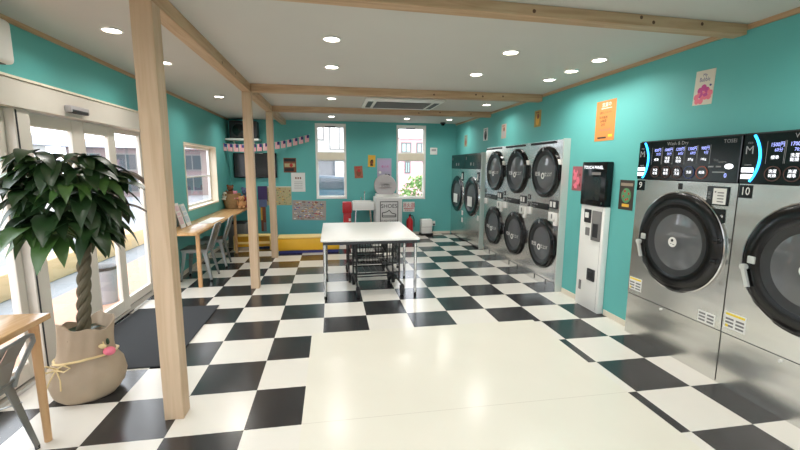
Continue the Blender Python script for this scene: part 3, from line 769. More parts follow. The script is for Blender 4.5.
def d_small(m, w, h):
    rect(m, 1, -w*.44, w*.44, h*.75, h*.95); rect(m, 2, -w*.42, w*.42, h*.38, h*.62); rect(m, 1, -w*.44, w*.3, h*.08, h*.3); m.i = 3
    m.ball((w*.1,-.003,h*.5), w*.14, (1,.02,1), 8)
paper('picture_card', 'dark brown framed picture on the back wall right of the television', 'B', -.49, -.215, 1.46, 1.78, [M_['brown'], M_['print'], M_['beige'], M_['red']], d_small)
def d_white(m, w, h):
    m.i = 1
    for k in range(3): m.ball((-w*.16+k*w*.16, -.003, h*.72), w*.055, (1,.02,1.6), 8)
    m.i = 2
    for k in range(5): m.box(-w*.3, w*.3, -.003, -.002, h*(.15+.09*k), h*(.165+.09*k))
paper('notice_poster', 'white paper notice on the back wall left of the left window', 'B', -.335, -.03, 1.03, 1.455, [M_['paper'], M_['brown'], M_['greyprint']], d_white)
def d_map(m, w, h):
    rect(m, 3, -w/2, w/2, h*.955, h)
    for k in range(120):
        a, b = random.uniform(-.46,.44)*w, random.uniform(.04,.9)*h; rect(m, random.choice((1,2,1,2,4)), a, a+w*random.uniform(.01,.05), b, b+h*random.uniform(.01,.05))
paper('wall_map', 'olive beige chart with pale top rail on the back wall behind the post', 'B', -1.04, -.34, .73, 1.15, [M_['beige'], M_['green'], M_['brown'], M_['base'], M_['gold']], d_map)
def d_doodle(m, w, h):
    for k in range(190):
        a, b = random.uniform(-.48,.40)*w, random.uniform(.03,.93)*h; rect(m, random.randint(1,6), a, a+w*random.uniform(.01,.09), b, b+h*random.uniform(.01,.045), .0025+.0004*random.random())
paper('doodle_poster', 'wide poster packed with small colourful doodles, low under the left window', 'B', -.34, .41, .38, .83, [mat('greige poster', (170,160,150), .65), M_['red'], M_['blue'], M_['gold'], M_['greyprint'], M_['brown'], M_['paper']], d_doodle, .03)
# narrow hanging banner
t = thing('hanging_banner', 'narrow cloth banner, purple at top and red below, hanging between two posts', 'banner', (-.96, YB-.03, .1))
MB().box(-.10, .10, -.006, .0, .76, 1.06, .002, 1).build('banner_top', M_['purple'], t)
MB().box(-.085, .085, -.005, .0, .60, .759, .002, 1).build('banner_middle', M_['plushblue'], t)
m = MB(); m.box(-.055, .055, -.005, .0, .05, .599, .002, 1); m.i = 1; m.box(-.055, -.02, -.007, -.005, .3, .58); m.i = 2; m.box(-.0, .05, -.007, -.005, .05, .25)
m.build('banner_tail', [M_['brown'], M_['gold'], M_['greyprint']], t)
# thermostat, outlet
t = thing('wall_control', 'small white square wall control panel right of the right window', 'control panel', (2.935, YB-.002, 1.965))
MB().box(-.085, .085, -.02, 0, -.08, .08, .006).build('control_body', M_['white'], t)
MB().box(-.055, .055, -.0225, -.0202, -.0, .05).build('control_display', M_['greylid'], t)
t = thing('wall_outlet', 'white wall outlet with plug low on the back wall beside the white heater', 'outlet', (2.97, YB-.002, .25))
MB().box(-.035, .035, -.008, 0, -.06, .06, .003).build('outlet_plate', M_['white'], t)
m = MB(); m.box(-.02, .02, -.04, -.0085, -.04, -.0, .004); m.tube([(0,-.03,-.04),(-.01,-.03,-.12),(-.05,-.035,-.2),(-.07,-.05,-.24)], .006, 8); m.build('plug', M_['darkplastic'], t)

# ------------------------------------------------------------------ television corner
t = thing('television', 'black wall television on the back wall behind the posts', 'television', (-1.08, YB-.001, 1.61))
MB().box(-.45, .45, -.07, -.01, -.27, .27, .008).build('television_body', M_['black'], t)
MB().box(-.43, .43, -.0725, -.0702, -.245, .25).build('television_screen', M_['tv'], t)
MB().box(-.15, .15, -.0095, 0, -.1, .1).build('wall_bracket', M_['darkplastic'], t)
t = thing('wall_shelf', 'white wall shelf carrying the black speaker above the television', 'shelf', (-1.27, YB-.002, 2.13))
MB().box(-.34, .33, -.3, 0, 0, .04, .004, 1).build('shelf_board', M_['white'], t)
for x in (-.2, .2): 
    m = MB(); m.bar((x, -.004, -.12), (x, -.22, -.004), .02, .02); m.build('shelf_bracket', M_['white'], t)
t = thing('speaker', 'large black box speaker on the white shelf in the left corner', 'speaker', (-1.26, YB-.15, 2.171))
MB().box(-.27, .29, -.13, .13, 0, .36, .012).build('speaker_box', M_['darkplastic'], t)
m = MB(); m.lathe([(.13,-.131),(.12,-.137),(.04,-.133),(.001,-.14)], (-.08, 0, .17), 'y', 24); m.build('speaker_cone', M_['black'], t)
MB().box(.12, .2, -.134, -.1305, .25, .275).build('badge_plate', M_['paper'], t)
# bunting
t = thing('flag_bunting', 'string of small stars and stripes flags across the back left corner', 'bunting', (0,0,0))
B0, B1p, B2p = Vector((-1.66, 6.5, 2.06)), Vector((-.85, 6.6, 1.97)), Vector((.10, YB-.02, 2.30))
def bz(u): return B0*(1-u)**2 + B1p*2*u*(1-u) + B2p*u*u
MB().tube([bz(k/24) for k in range(25)], .003, 5).build('string', M_['paper'], t)
for k in range(15):
    c = bz((k+.5)/15); c2 = bz((k+.52)/15); dx = (c2-c).normalized()
    w2, hh = .048, .15
    def P(u, v, off=0): return tuple(c + dx*(u*w2) + Vector((.0, -.004-off, -v*hh)) + Vector((random.uniform(-.001,.001),0,0)))
    m = MB(); m.quad(P(-1,0), P(1,0), P(1,1), P(-1,1))
    m.i = 1
    for s in range(4): u0 = -1+.25+s*.5; m.quad(P(u0,0,.002), P(u0+.25,0,.002), P(u0+.25,1,.002), P(u0,1,.002))
    m.i = 2; m.quad(P(-.0,0,.004), P(1,0,.004), P(1,.45,.004), P(-.0,.45,.004))
    m.build('flag', [M_['paper'], M_['pink'], M_['navy']], t)

# ------------------------------------------------------------------ wall counters
def counter(label, loc, y0, y1, x1, legs):
    t = thing('wall_counter', label, 'counter', loc)
    MB().box(.004, x1, y0, y1, .705, .74, .005).build('counter_top', M_['counter'], t)
    for lx, ly, r in legs:
        if r: MB().cyl((lx, ly, .001), (lx, ly, .7045), .019, .025).build('leg', M_['leg'], t)
        else: MB().box(lx-.022, lx+.022, ly-.022, ly+.022, .001, .7045, .003, 1).build('leg', M_['leg'], t)
    return t
counter('long oak wall counter with square leg beneath the left window', (XL, 0, 0), 3.07, 6.93, .46, ((.44, 3.15, 0), (.42, 5.3, 0)))
counter('oak counter end with round leg at the left edge beside the plant', (XL+.0, 0, 0), -1.6, .2, .535, ((.515, .085, 1), (.5, -1.4, 1)))

# ------------------------------------------------------------------ metal chairs (face -x)
def chair(label, x, y, rz, bh, group):
    t = thing('metal_chair', label, 'chair', (x, y, 0), rz, group)
    m = MB(); m.box(-.18, .18, -.18, .18, .43, .452, .01, 3); m.box(-.165, .165, -.165, .165, .40, .431); m.build('seat', M_['gun'], t)
    for sx in (-1, 1):
        for sy in (-1, 1):
            m = MB(); a = Vector((sx*.155, sy*.155, .43)); b = Vector((sx*(.225 if sx > 0 else .2), sy*.195, .012))
            d = (b-a)
            for u, (w0, w1) in ((0, (.055, .03)),):
                # folded sheet leg: two tapering flanges
                for ax in (0, 1):
                    v = Vector((-sx, 0, 0)) if ax == 0 else Vector((0, -sy, 0))
                    q = Vector((0, -sy*.004, 0)) if ax == 0 else Vector((-sx*.004, 0, 0))
                    p = [a, a+v*w0, b+v*w1, b]
                    p2 = [k+q for k in p]
                    m.poly(p); m.poly(p2)
                    for k in range(4): m.quad(p[k], p[(k+1) % 4], p2[(k+1) % 4], p2[k])
            m.build('leg', M_['gun'], t)
            MB().cyl((b.x-sx*.01, b.y-sy*.01, .001), (b.x-sx*.01, b.y-sy*.01, .02), .013, n=10).build('foot_cap', M_['rubber'], t)
    m = MB()
    m.tube([(.165,-.155,.40), (.18,-.16,.47), (.275,-.168,bh-.05), (.285,-.15,bh-.012), (.29,-.12,bh), (.298,0,bh+.003), (.29,.12,bh), (.285,.15,bh-.012), (.275,.168,bh-.05), (.185,.16,.47), (.165,.155,.40)], .012, 10)
    fr = m.build('back_frame', M_['gun'], t)
    m = MB()
    zs = [(.176, .45), (.225, .58), (.288, bh-.008)]
    for (xa, za), (xb, zb) in zip(zs, zs[1:]):
        for ya, yb in ((-.115,-.07),(-.07,-.02),(-.02,.02),(.02,.07),(.07,.115)):
            o = .006 if abs(ya+yb) < .01 else 0
            m.quad((xa+o,ya,za),(xa+o,yb,za),(xb+o,yb,zb),(xb+o,ya,zb)); m.quad((xa+o-.004,ya,za),(xa+o-.004,yb,za),(xb+o-.004,yb,zb),(xb+o-.004,ya,zb))
    m.build('back_splat', M_['gun'], t)
    m = MB(); m.bar((-.17,-.165,.30), (.185,.165,.30), .014, .004); m.bar((-.17,.165,.296), (.185,-.165,.296), .014, .004); m.build('cross_brace', M_['gun'], t)
    return t
chair('grey metal chair nearest the front at the far wall counter', -1.34, 3.64, 0, .79, 'metal chairs at the wall counter')
chair('grey metal chair behind the other at the far wall counter', -1.34, 4.40, .06, .79, 'metal chairs at the wall counter')
chair('grey metal chair tucked under the counter at the left edge', -1.335, -.165, 0, .70, None)

# ------------------------------------------------------------------ things on the counter
m_ = lambda r, g, b: mat('leaflet ink', (r, g, b), .5, var=.2, scale=30)
for k, (y, zt, lb, cc) in enumerate(((3.60, .34, 'white leaflet stand leaning on the wall, nearest on the counter', (220,190,196)), (3.83, .31, 'white leaflet stand leaning behind the nearer one on the counter', (190,206,214)))):
    t = thing('leaflet_stand', lb, 'leaflet', (XL+.13, y, .7405), 0)
    m = MB(); m.quad((.0,-.09,.001), (.0,.09,.001), (-.09,.09,zt), (-.09,-.09,zt)); m.quad((-.004,-.09,.001), (-.004,.09,.001), (-.094,.09,zt), (-.094,-.09,zt))
    m.quad((-.09,-.09,zt), (-.09,.09,zt), (-.12,.09,.001), (-.12,-.09,.001)); m.build('card', M_['paper'], t)
    m = MB()
    for a, b, i in ((.15,.45,0), (.5,.62,0), (.68,.9,0)):
        m.quad((.001-.09*a,-.07,zt*a+.002), (.001-.09*a,.06,zt*a+.002), (.001-.09*b,.06,zt*b+.002), (.001-.09*b,-.07,zt*b+.002))
    m.build('card_print', m_(*cc), t)
o = MB().box(-.11, .11, -.35, .35, 0, .003).build('counter_reflection', M_['paper']); o.location = (-1.33, 4.35, .7408); tag(o, 'long white sheet standing in for a bright reflection on the far wall counter', 'paper')  # white sheet stands in for the bright reflection on the counter top
# basket and soft toys
t = thing('wicker_basket', 'brown wicker basket filled with soft toys at the far counter end', 'basket', (-1.46, 6.28, .7405))
m = MB(); m.lathe([(.001,.004),(.13,.004),(.165,.14),(.17,.29),(.155,.29),(.15,.14),(.12,.02),(.001,.02)], n=28, wob=lambda a, k: 1+.02*math.sin(14*a)*(k in (2,3))); m.build('basket_body', M_['wicker'], t)
m = MB(); m.tube([(.165*math.cos(a), .165*math.sin(a), .29) for a in [2*PI*k/24 for k in range(24)]], .014, 8, True); m.build('basket_rim', M_['wicker'], t)
def plush(label, x, y, z, s, body, rz, lie=0, ears=.34):
    t = thing('stuffed_toy', label, 'soft toy', (x, y, z), rz, 'soft toys on the counter'); 
    m = MB(); m.ball((0,0,.36*s), .30*s, (1,.9,1.2), 14)
    m.ball((0,-.02*s,.86*s), .25*s, (1.05,.95,.95), 14)
    for q in (-1, 1):
        m.ball((q*.19*s, 0, 1.06*s), .09*s, (1,.6,1.1), 10)
        m.ball((q*.30*s, -.10*s, .48*s), .11*s, (.8,1,2.0), 10)
        m.ball((q*.18*s, -.30*s, .13*s), .13*s, (1,1.8,.95), 10)
    m.ball((0,-.24*s,.80*s), .10*s, (1.1,.8,.85), 10)
    m.build('toy_body', body, t)
    m = MB(); m.ball((0,-.325*s,.83*s), .03*s, n=8)
    for q in (-1, 1): m.ball((q*.09*s,-.235*s,.93*s), .025*s, n=8)
    m.build('toy_face', M_['print'], t)
    return t
plush('tan teddy bear sitting in front, right of the wicker basket', -1.25, 6.16, .7405, .235, M_['teddy'], .2)
plush('brown teddy bear perched highest in the wicker basket', -1.50, 6.36, .93, .25, M_['plushbrown'], .1)
plush('off white soft toy poking from the left side of the basket', -1.56, 6.17, .92, .14, M_['plushwhite'], -.5)
plush('dusty pink soft toy in the right side of the basket', -1.375, 6.21, .93, .15, M_['plushpink'], .4)
plush('blue grey soft toy sitting behind the tan teddy bear', -1.27, 6.74, .7405, .36, M_['plushblue'], .2)
plush('dark red soft toy at the right end of the counter', -1.245, 6.42, .7405, .20, M_['plushred'], .3)
# ribbed bin under counter
t = thing('slatted_bin', 'grey vertically ribbed bin under the far end of the wall counter', 'bin', (-1.32, 6.05, 0))
m = MB(); m.box(-.16, .16, -.16, .16, .001, .46, .01)
for k in range(8): m.box(-.15+k*.04, -.13+k*.04, -.17, -.16, .02, .44); m.box(.16, .17, -.15+k*.04, -.13+k*.04, .02, .44)
m.build('bin_body', M_['greyprint'], t)
m = MB(); m.box(-.165, .165, -.165, .165, .4602, .49, .006); m.build('bin_lid', M_['darkplastic'], t)

# ------------------------------------------------------------------ kids corner
t = thing('foam_bench', 'low yellow padded bench with pale top behind the rightmost post', 'bench', (.12, 5.3, 0))
MB().box(-.56, .56, -.17, .17, .05, .275, .02, 3).build('bench_body', M_['mustard'], t)
MB().box(-.565, .565, -.175, .175, .276, .305, .012, 2).build('bench_cushion', M_['mustardtop'], t)
MB().box(-.54, .54, -.15, .15, .001, .0499).build('bench_base', M_['navy'], t)
t = thing('step_bench', 'low yellow wooden bench with a front rail, left of the padded one', 'bench', (-.97, 5.55, 0))
MB().box(-.33, .36, .0, .2, .26, .285, .004, 1).build('bench_top', M_['mustardtop'], t)
MB().box(-.33, .36, .19, .2, .03, .2599).build('back_board', M_['mustard'], t)
MB().box(-.33, .36, -.02, .0, .12, .165, .003, 1).build('front_rail', M_['mustardtop'], t)
for x in (-.33, .33): MB().box(x, x+.03, -.02, .189, .001, .2599).build('leg', M_['mustardtop'], t)
m = MB(); m.box(-.98, .78, 5.78, 6.93, .001, .03, .008); o = m.build('play_mat', M_['blue']); tag(o, 'blue play mat on the floor behind the yellow benches', 'mat')

# ------------------------------------------------------------------ sink, red box, shoe washer, extinguisher, heater
t = thing('wash_sink', 'white wall sink on slim metal legs under the two windows', 'sink', (1.245, YB-.26, 0))
m = MB(); 
x0, x1, y0_, y1_ = -.24, .24, -.2, .2
m.box(x0, x1, y0_, y1_, .64, .66); m.box(x0, x0+.03, y0_, y1_, .66, .82, .006); m.box(x1-.03, x1, y0_, y1_, .66, .82, .006); m.box(x0+.03, x1-.03, y0_, y0_+.03, .66, .82, .006); m.box(x0+.03, x1-.03, y1_-.06, y1_, .66, .83, .006)
m.build('basin', M_['white'], t)
m = MB(); m.tube([(.05,.17,.83),(.05,.17,1.0),(.05,.14,1.04),(.05,.07,1.04),(.05,.05,1.0)], .011, 10); m.cyl((-.03,.17,.83), (-.03,.17,.90), .014, n=10); m.build('faucet', M_['chrome'], t)
for sx in (-1, 1):
    for sy in (-1, 1): MB().cyl((sx*.2, sy*.16, .001), (sx*.16, sy*.13, .6395), .012, n=10).build('leg', M_['chrome'], t)
MB().box(-.17, .2, -.14, .14, .16, .175).build('lower_shelf', M_['white'], t)
t = thing('red_box', 'tall narrow red box standing left of the white sink', 'box', (.885, YB-.35, 0))
m = MB(); m.box(-.085, .085, -.1, .1, .001, .58, .006); m.box(-.10, .10, -.12, .12, .581, .82, .012); m.build('box_body', M_['red'], t)
MB().box(.03, .075, -.1035, -.1, .40, .46).build('box_label', M_['paper'], t)
t = thing('shoe_washer', 'square off-white shoe washer with round lid raised and framed emblem on front', 'shoe washer', (1.785, YB-.38, 0))
MB().box(-.29, .29, -.3, .3, .001, .93, .02, 3).build('washer_body', M_['offwhite'], t)
m = MB(); m.lathe([(.275,.931),(.275,1.0),(.25,1.0),(.24,.931)], n=32); m.build('top_rim', M_['white'], t)
m = MB(); R0 = .255; cz = 1.17
m.lathe([(.001, .1), (R0*.95, .1), (R0, .12), (R0, .14), (.001, .15)], (0, 0, 0), 'y', 36)
for v in m.b.verts: v.co = Vector((v.co.x-.03, v.co.y+.02 + .05*(v.co.z)/R0, v.co.z + cz))
ld = m.build('round_lid', M_['greylid'], t)
m = MB(); m.box(-.16, .12, .098, .1195, 1.13, 1.135); m.text('SHOES', -.03, 1.17, .085, .05); m.box(-.15, .11, .098, .1195, 1.235, 1.24); m.build('lid_print', M_['greyprint'], ld)
m = MB(); yy = -.3035
x0, x1, z0_, z1_ = -.20, .20, .36, .85
m.box(x0, x1, yy, yy+.002, z0_, z0_+.015); m.box(x0, x1, yy, yy+.002, z1_-.015, z1_); m.box(x0, x0+.015, yy, yy+.002, z0_, z1_); m.box(x1-.015, x1, yy, yy+.002, z0_, z1_)
m.text('SHOES', 0, .745, yy, .09); m.text('WASH SHOES', 0, .42, yy, .045)
pts = [(-.15,.51),(.15,.51),(.15,.57),(.06,.59),(.0,.66),(-.03,.63),(-.09,.61),(-.15,.60)]
for a, b in zip(pts, pts[1:]+pts[:1]): m.bar((a[0],yy,a[1]), (b[0],yy,b[1]), .003, .016, (0,0,1) if abs(a[0]-b[0]) > .01 else (1,0,0))
m.box(-.15, .15, yy, yy+.002, .535, .545); m.build('front_emblem', M_['print'], t)
t = thing('fire_extinguisher', 'red fire extinguisher standing by the back wall under its sign', 'fire extinguisher', (2.35, YB-.14, 0))
m = MB(); m.lathe([(.001,.001),(.075,.001),(.078,.02),(.078,.33),(.06,.39),(.025,.42),(.025,.45)], n=24); m.build('cylinder_body', M_['red'], t)
m = MB(); m.box(-.02,.02,-.02,.02,.451,.49,.004); m.bar((0,0,.48),(0,-.1,.52),.02,.008); m.bar((0,0,.465),(0,-.09,.47),.02,.008); m.tube([(.02,0,.47),(.07,-.01,.46),(.10,-.02,.38),(.10,-.03,.2)], .01, 8); m.build('valve_and_hose', M_['print'], t)
t = thing('extinguisher_sign', 'red and white fire extinguisher sign on the back wall above the extinguisher', 'sign', (2.35, YB-.004, .66))
MB().box(-.14, .14, -.006, 0, -.12, .12, .003, 1).build('sign_plate', M_['paper'], t)
m = MB(); m.text('消火器', 0, .03, -.0075, .09, sx=.85); m.box(-.12, .12, -.0075, -.0062, -.045, -.03); m.text('初期消火', 0, -.085, -.0075, .035); m.build('sign_lettering', M_['red'], t)
t = thing('white_heater', 'small white floor appliance on black feet in the far right corner', 'heater', (2.74, YB-.16, 0))
MB().box(-.13, .13, -.1, .1, .05, .38, .015, 3).build('appliance_body', M_['white'], t)
MB().box(-.12, .12, -.1025, -.1, .20, .206).build('front_seam', M_['greyprint'], t)
MB().box(-.15, .15, -.12, .09, .001, .0495, .006).build('appliance_base', M_['print'], t)

# ------------------------------------------------------------------ folding table
t = thing('folding_table', 'white-topped laundry folding table with chrome legs in the room centre', 'table', (1.012, 3.085, 0))
MB().box(-.597, .597, -.748, .748, .715, .74, .006).build('table_top', M_['white'], t)
m = MB(); m.box(-.57, .57, -.725, -.705, .675, .7145); m.box(-.57, .57, .705, .725, .675, .7145); m.box(-.57, -.55, -.705, .705, .675, .7145); m.box(.55, .57, -.705, .705, .675, .7145); m.build('apron', M_['darkplastic'], t)
for sx in (-1, 1):
    for y in (-.68, .09, .69):
        l = MB().cyl((sx*.553, y, .04), (sx*.553, y, .7145), .019).build('leg', M_['chrome'], t)
        MB().cyl((sx*.553, y, .001), (sx*.553, y, .0398), .018).build('foot_cap', M_['rubber'], l)

# ------------------------------------------------------------------ laundry carts
def cart(label, x, y, rz):
    t = thing('laundry_cart', label, 'cart', (x, y, 0), rz, 'laundry carts under the table')
    hx, hy = .275, .30; zb, zt = .38, .655; yf = -hy+.17
    m = MB()
    def ring(z, e): return [(-hx+e,yf+e,z),(hx-e,yf+e,z),(hx-e,hy-e,z),(-hx+e,hy-e,z)]
    for z, e in ((zb, .02), (zt, 0)): m.tube(ring(z, e), .008, 6, True)
    for z in (.45, .52, .59): m.tube(ring(z, .02*(zt-z)/(zt-zb)), .003, 5, True)
    n = 14
    for k in range(n+1):
        u = -1+2*k/n; v = k/n
        for yy, s in ((yf, 1), (hy, -1)): m.tube([(u*hx, yy, zt), (u*(hx-.02), yy+s*.02, zb)], .0028, 5, caps=False)
        yv = yf+(hy-yf)*v
        for s in (-1, 1): m.tube([(s*hx, yv, zt), (s*(hx-.02), yv, zb)], .0028, 5, caps=False)
        m.tube([(u*(hx-.02), yf+.02, zb), (u*(hx-.02), hy-.02, zb)], .0028, 5, caps=False)
    m.build('wire_basket', M_['wire'], t)
    f = MB()
    for sx in (-1, 1):
        f.tube([(sx*hx, hy, .13), (sx*hx, hy, zt+.02), (sx*hx, hy-.03, zt+.03)], .012, 8)
        f.tube([(sx*hx, yf+.02, .14), (sx*hx, yf, zt)], .011, 8)
        f.tube([(sx*(hx+.005), -hy, .135), (sx*hx, hy, .135)], .014, 8)
    f.tube([(-hx,yf+.03,.25),(hx,yf+.03,.25)], .009, 8); f.tube([(-hx,hy,.135),(hx,hy,.135)], .010, 8); f.tube([(-hx,hy,.25),(hx,hy,.25)], .009, 8)
    f.tube([(-hx,yf+.02,.215),(hx,yf+.02,.215)], .008, 8)
    f.build('cart_frame', M_['wire'], t)
    m = MB()
    for k in range(7): m.tube([(-hx, yf+.06+k*.055, .25), (hx, yf+.06+k*.055, .25)], .0035, 5)
    for k in range(7): m.tube([(-hx+.04+k*.08, yf+.03, .255), (-hx+.04+k*.08, hy, .255)], .0035, 5)
    m.build('lower_tray', M_['darkplastic'], t)
    for sx in (-1, 1):
        for sy in (-1, 1):
            c = (sx*hx, sy*(hy-.02), .058)
            w = MB().cyl((c[0]-.017, c[1], c[2]), (c[0]+.017, c[1], c[2]), .056, n=20).build('caster_wheel', M_['tyre'], t)
            m = MB(); m.box(c[0]-.026, c[0]-.019, c[1]-.025, c[1]+.025, .05, .123); m.box(c[0]+.019, c[0]+.026, c[1]-.025, c[1]+.025, .05, .123); m.box(c[0]-.026, c[0]+.026, c[1]-.025, c[1]+.025, .117, .126); m.build('caster_fork', M_['darkplastic'], w)
            m = MB(); m.lathe([(.001,-.0185),(.016,-.0185),(.016,-.0172)], c, 'x', 12); m.lathe([(.001,.0185),(.016,.0185),(.016,.0172)], c, 'x', 12); m.build('wheel_hub', M_['greytext'], w)
    return t
c1 = cart('black wire laundry cart on casters under the table, nearest the front', 1.115, 2.70, .05)
dup(c1, 'black wire laundry cart under the table, behind the front cart', (1.05, 3.36, 0), .02)

# ------------------------------------------------------------------ door mat
o = MB().box(XL+.02, -.745, .92, 2.36, .001, .012, .004, 1).build('door_mat', M_['matgrey']); tag(o, 'large charcoal door mat lying at the entrance behind the front post', 'mat')

# ------------------------------------------------------------------ plant
PX, PY = -1.17, .62
t = thing('potted_money_tree', 'tall braided-trunk money tree in a paper-wrapped pot by the entrance', 'plant', (PX, PY, 0))
rnd = random.Random(3)
ph = [rnd.uniform(0, 6.28) for _ in range(6)]
def wob(a, k):
    amp = (.0,.03,.05,.05,.03,.05,.05,.08,.08,.08)[min(k, 9)]
    return 1 + amp*(math.sin(3*a+ph[0]) + .7*math.sin(5*a+ph[1]+k*.3) + 1.3*abs(math.sin(4*a+ph[2]+k*.25)) - .8*abs(math.sin(7*a+ph[3]-k*.2)))*.6
m = MB(); m.lathe([(.001,.002),(.165,.002),(.205,.05),(.222,.13),(.212,.22),(.168,.285),(.158,.34),(.152,.42),(.155,.53),(.145,.53),(.13,.42),(.10,.38)], n=72, wob=wob)
for v in m.b.verts:
    if v.co.z > .28:   # uneven upright collar of the wrapping
        a = math.atan2(v.co.y, v.co.x); k = (v.co.z-.28)/.2
        v.co.z += k*(.022*math.sin(2*a-.3)+.012*math.sin(5*a)-.01); v.co.x += .02*k
wr = m.build('paper_wrap', M_['kraft'], t)
m = MB(); m.lathe([(.001,.415),(.06,.42),(.135,.40)], n=28); m.build('soil', M_['soil'], t)
m = MB(); m.tube([(.178*math.cos(a)*wob(a,5)+.003, .178*math.sin(a)*wob(a,5), .285+.025*math.sin(a+2.4)) for a in [2*PI*k/40 for k in range(40)]], .008, 6, True)
bx, by, bz_ = -.07, -.185, .27
for s in (-1, 1):
    m.tube([(bx,by,bz_), (bx+s*.05,by-.02,bz_+.035), (bx+s*.085,by-.015,bz_+.01), (bx+s*.05,by-.02,bz_-.012), (bx,by-.01,bz_)], .006, 6)
    m.tube([(bx,by-.01,bz_), (bx+s*.03,by-.03,bz_-.06), (bx+s*.045-.01,by-.045,bz_-.13)], .005, 6)
m.build('ribbon_bow', M_['ribbon'], t)
m = MB(); m.ball((.20,-.09,.335), .035, (1.1,.9,.85), 12); m.i = 1; m.tube([(.17,-.08,.35),(.16,-.08,.40)], .004, 6); m.ball((.165,-.1,.375), .022, (1.2,.3,.8), 8); m.i = 2; m.ball((.19,-.08,.40), .012, (1,.4,2), 8)
m.build('berry_ornament', [M_['pink'], M_['ribbon'], M_['leaf']], t)
# braided trunk
m = MB()
for s in range(3):
    pts = []; rr = []
    for k in range(61):
        u = k/60; z = .40 + u*.70; a = 2*PI*(u*2.6) + s*2*PI/3
        pts.append((.020*math.cos(a)-.0+.07*u, .020*math.sin(a), z)); rr.append(.025-.003*u)
    m.tube(pts, rr, 10)
m.build('braided_trunk', M_['trunk'], t)
# foliage
fol = MB(); stems = MB()
def leaflet(mb, base, d, L, W, droop, up):
    d = d.normalized(); side = d.cross(up).normalized(); n = 8; rows = []
    p = base.copy(); dirv = d.copy()
    for k in range(n+1):
        u = k/n; w = W*(math.sin(PI*min(1, u**.75*.98+.02)))*(1-.25*u)
        nrm = side.cross(dirv).normalized()
        rows.append((p + side*w + nrm*w*.22, p.copy(), p - side*w + nrm*w*.22))
        dirv = (dirv + Vector((0,0,-1))*droop/n).normalized(); p = p + dirv*(L/n)
    V = [[mb._v(q) for q in r] for r in rows]
    for A, B in zip(V, V[1:]):
        mb._f([A[0], A[1], B[1], B[0]], True); mb._f([A[1], A[2], B[2], B[1]], True)
top = Vector((.05, 0, 1.06))
NC = 50
for k in range(NC):
    z_ = 1.14 + .54*((k+.5)/NC); az = k*2.39996 + rnd.uniform(-.2,.2)
    prof = math.sqrt(max(.03, 1-((z_-1.36)/.42)**2))
    R = .30*prof*rnd.uniform(.55, 1.0) if k % 3 else .18*prof
    st = top + Vector((0,0, rnd.uniform(.0, .12)))
    hub = Vector((.01+math.cos(az)*R, math.sin(az)*R, z_))
    mid = (st+hub)/2 + Vector((math.cos(az)*.02, math.sin(az)*.02, .05))
    stems.tube([st, mid, hub], [.006, .005, .004], 6)
    nL = rnd.choice((5,5,6)); hz = Vector((math.cos(az), math.sin(az), 0)); sd = Vector((-hz.y, hz.x, 0))
    fol.i = 1 if rnd.random() < .2 else 0
    for q in range(nL):
        a = (q-(nL-1)/2)*(2.7/(nL-1)) + rnd.uniform(-.15,.15)
        dv = hz*math.cos(a) + sd*math.sin(a) + Vector((0,0,rnd.uniform(-.5,.4) + .25*(z_-1.36)/.3))
        L = rnd.uniform(.20,.33)*(1-.2*abs(a)/1.35)
        leaflet(fol, hub, dv, L, L*rnd.uniform(.19,.25), rnd.uniform(.7,2.2), Vector((0,0,1)))
fol.build('foliage', [M_['leaf'], M_['leaf2']], t, sharp=80)
stems.build('leaf_stems', M_['leaf2'], t)
lo = MB()
for k in range(6):
    a = rnd.uniform(0, 6.28); leaflet(lo, Vector((-.03+.04*math.cos(a), .04*math.sin(a), .43)), Vector((math.cos(a), math.sin(a), .9)), .13, .03, 1.2, Vector((0,0,1)))
lo.build('base_leaves', M_['leaf'], t)

# ------------------------------------------------------------------ outside
ZG = -.12
struct('ground_outside', MB().box(-40, 30, -30, 40, ZG-.2, ZG), M_['concrete'])
o = MB().box(-3.0, XL-TH-.002, -6, 12, ZG+.001, ZG+.012).build('paving_outside', M_['brick']); o['kind'] = 'structure'
o = MB().box(-3.9, -3.55, -8, 14, ZG+.001, .22, .02).build('low_wall', M_['extan']); tag(o, 'low tan wall running along the street outside the entrance', 'low wall')
def house(name, label, loc, rz, w, d, h, wall, roof, wins, roofh=1.2, gable='x', eave=.35, winmat=None):
    t = thing(name, label, 'building', loc, rz)
    MB().box(-w/2, w/2, 0, d, 0, h).build('house_wall', wall, t)
    m = MB()
    if gable == 'x':      # ridge along x
        P = [(-eave, h-.05), (d/2, h+roofh), (d+eave, h-.05)]
        a = [(-w/2-eave, y, z) for y, z in P]; b = [(w/2+eave, y, z) for y, z in P]
    else:                 # gable faces the viewer
        P = [(-w/2-eave, h-.05), (0, h+roofh), (w/2+eave, h-.05)]
        a = [(x, -eave, z) for x, z in P]; b = [(x, d, z) for x, z in P]
    m.poly(a); m.poly(b)
    for k in range(3): m.quad(a[k], a[(k+1) % 3], b[(k+1) % 3], b[k])
    m.build('roof', roof, t)
    for x0, x1, z0, z1 in wins:
        f = MB(); f.box(x0-.06, x1+.06, -.05, 0, z0-.06, z0); f.box(x0-.06, x1+.06, -.05, 0, z1, z1+.06); f.box(x0-.06, x0, -.05, 0, z0, z1); f.box(x1, x1+.06, -.05, 0, z0, z1); f.box((x0+x1)/2-.025, (x0+x1)/2+.025, -.05, 0, z0, z1)
        fo = f.build('house_window', M_['greyprint'], t)
        MB().box(x0, x1, -.02, -.001, z0, z1).build('window_pane', winmat or M_['palecyan'], fo)
    return t
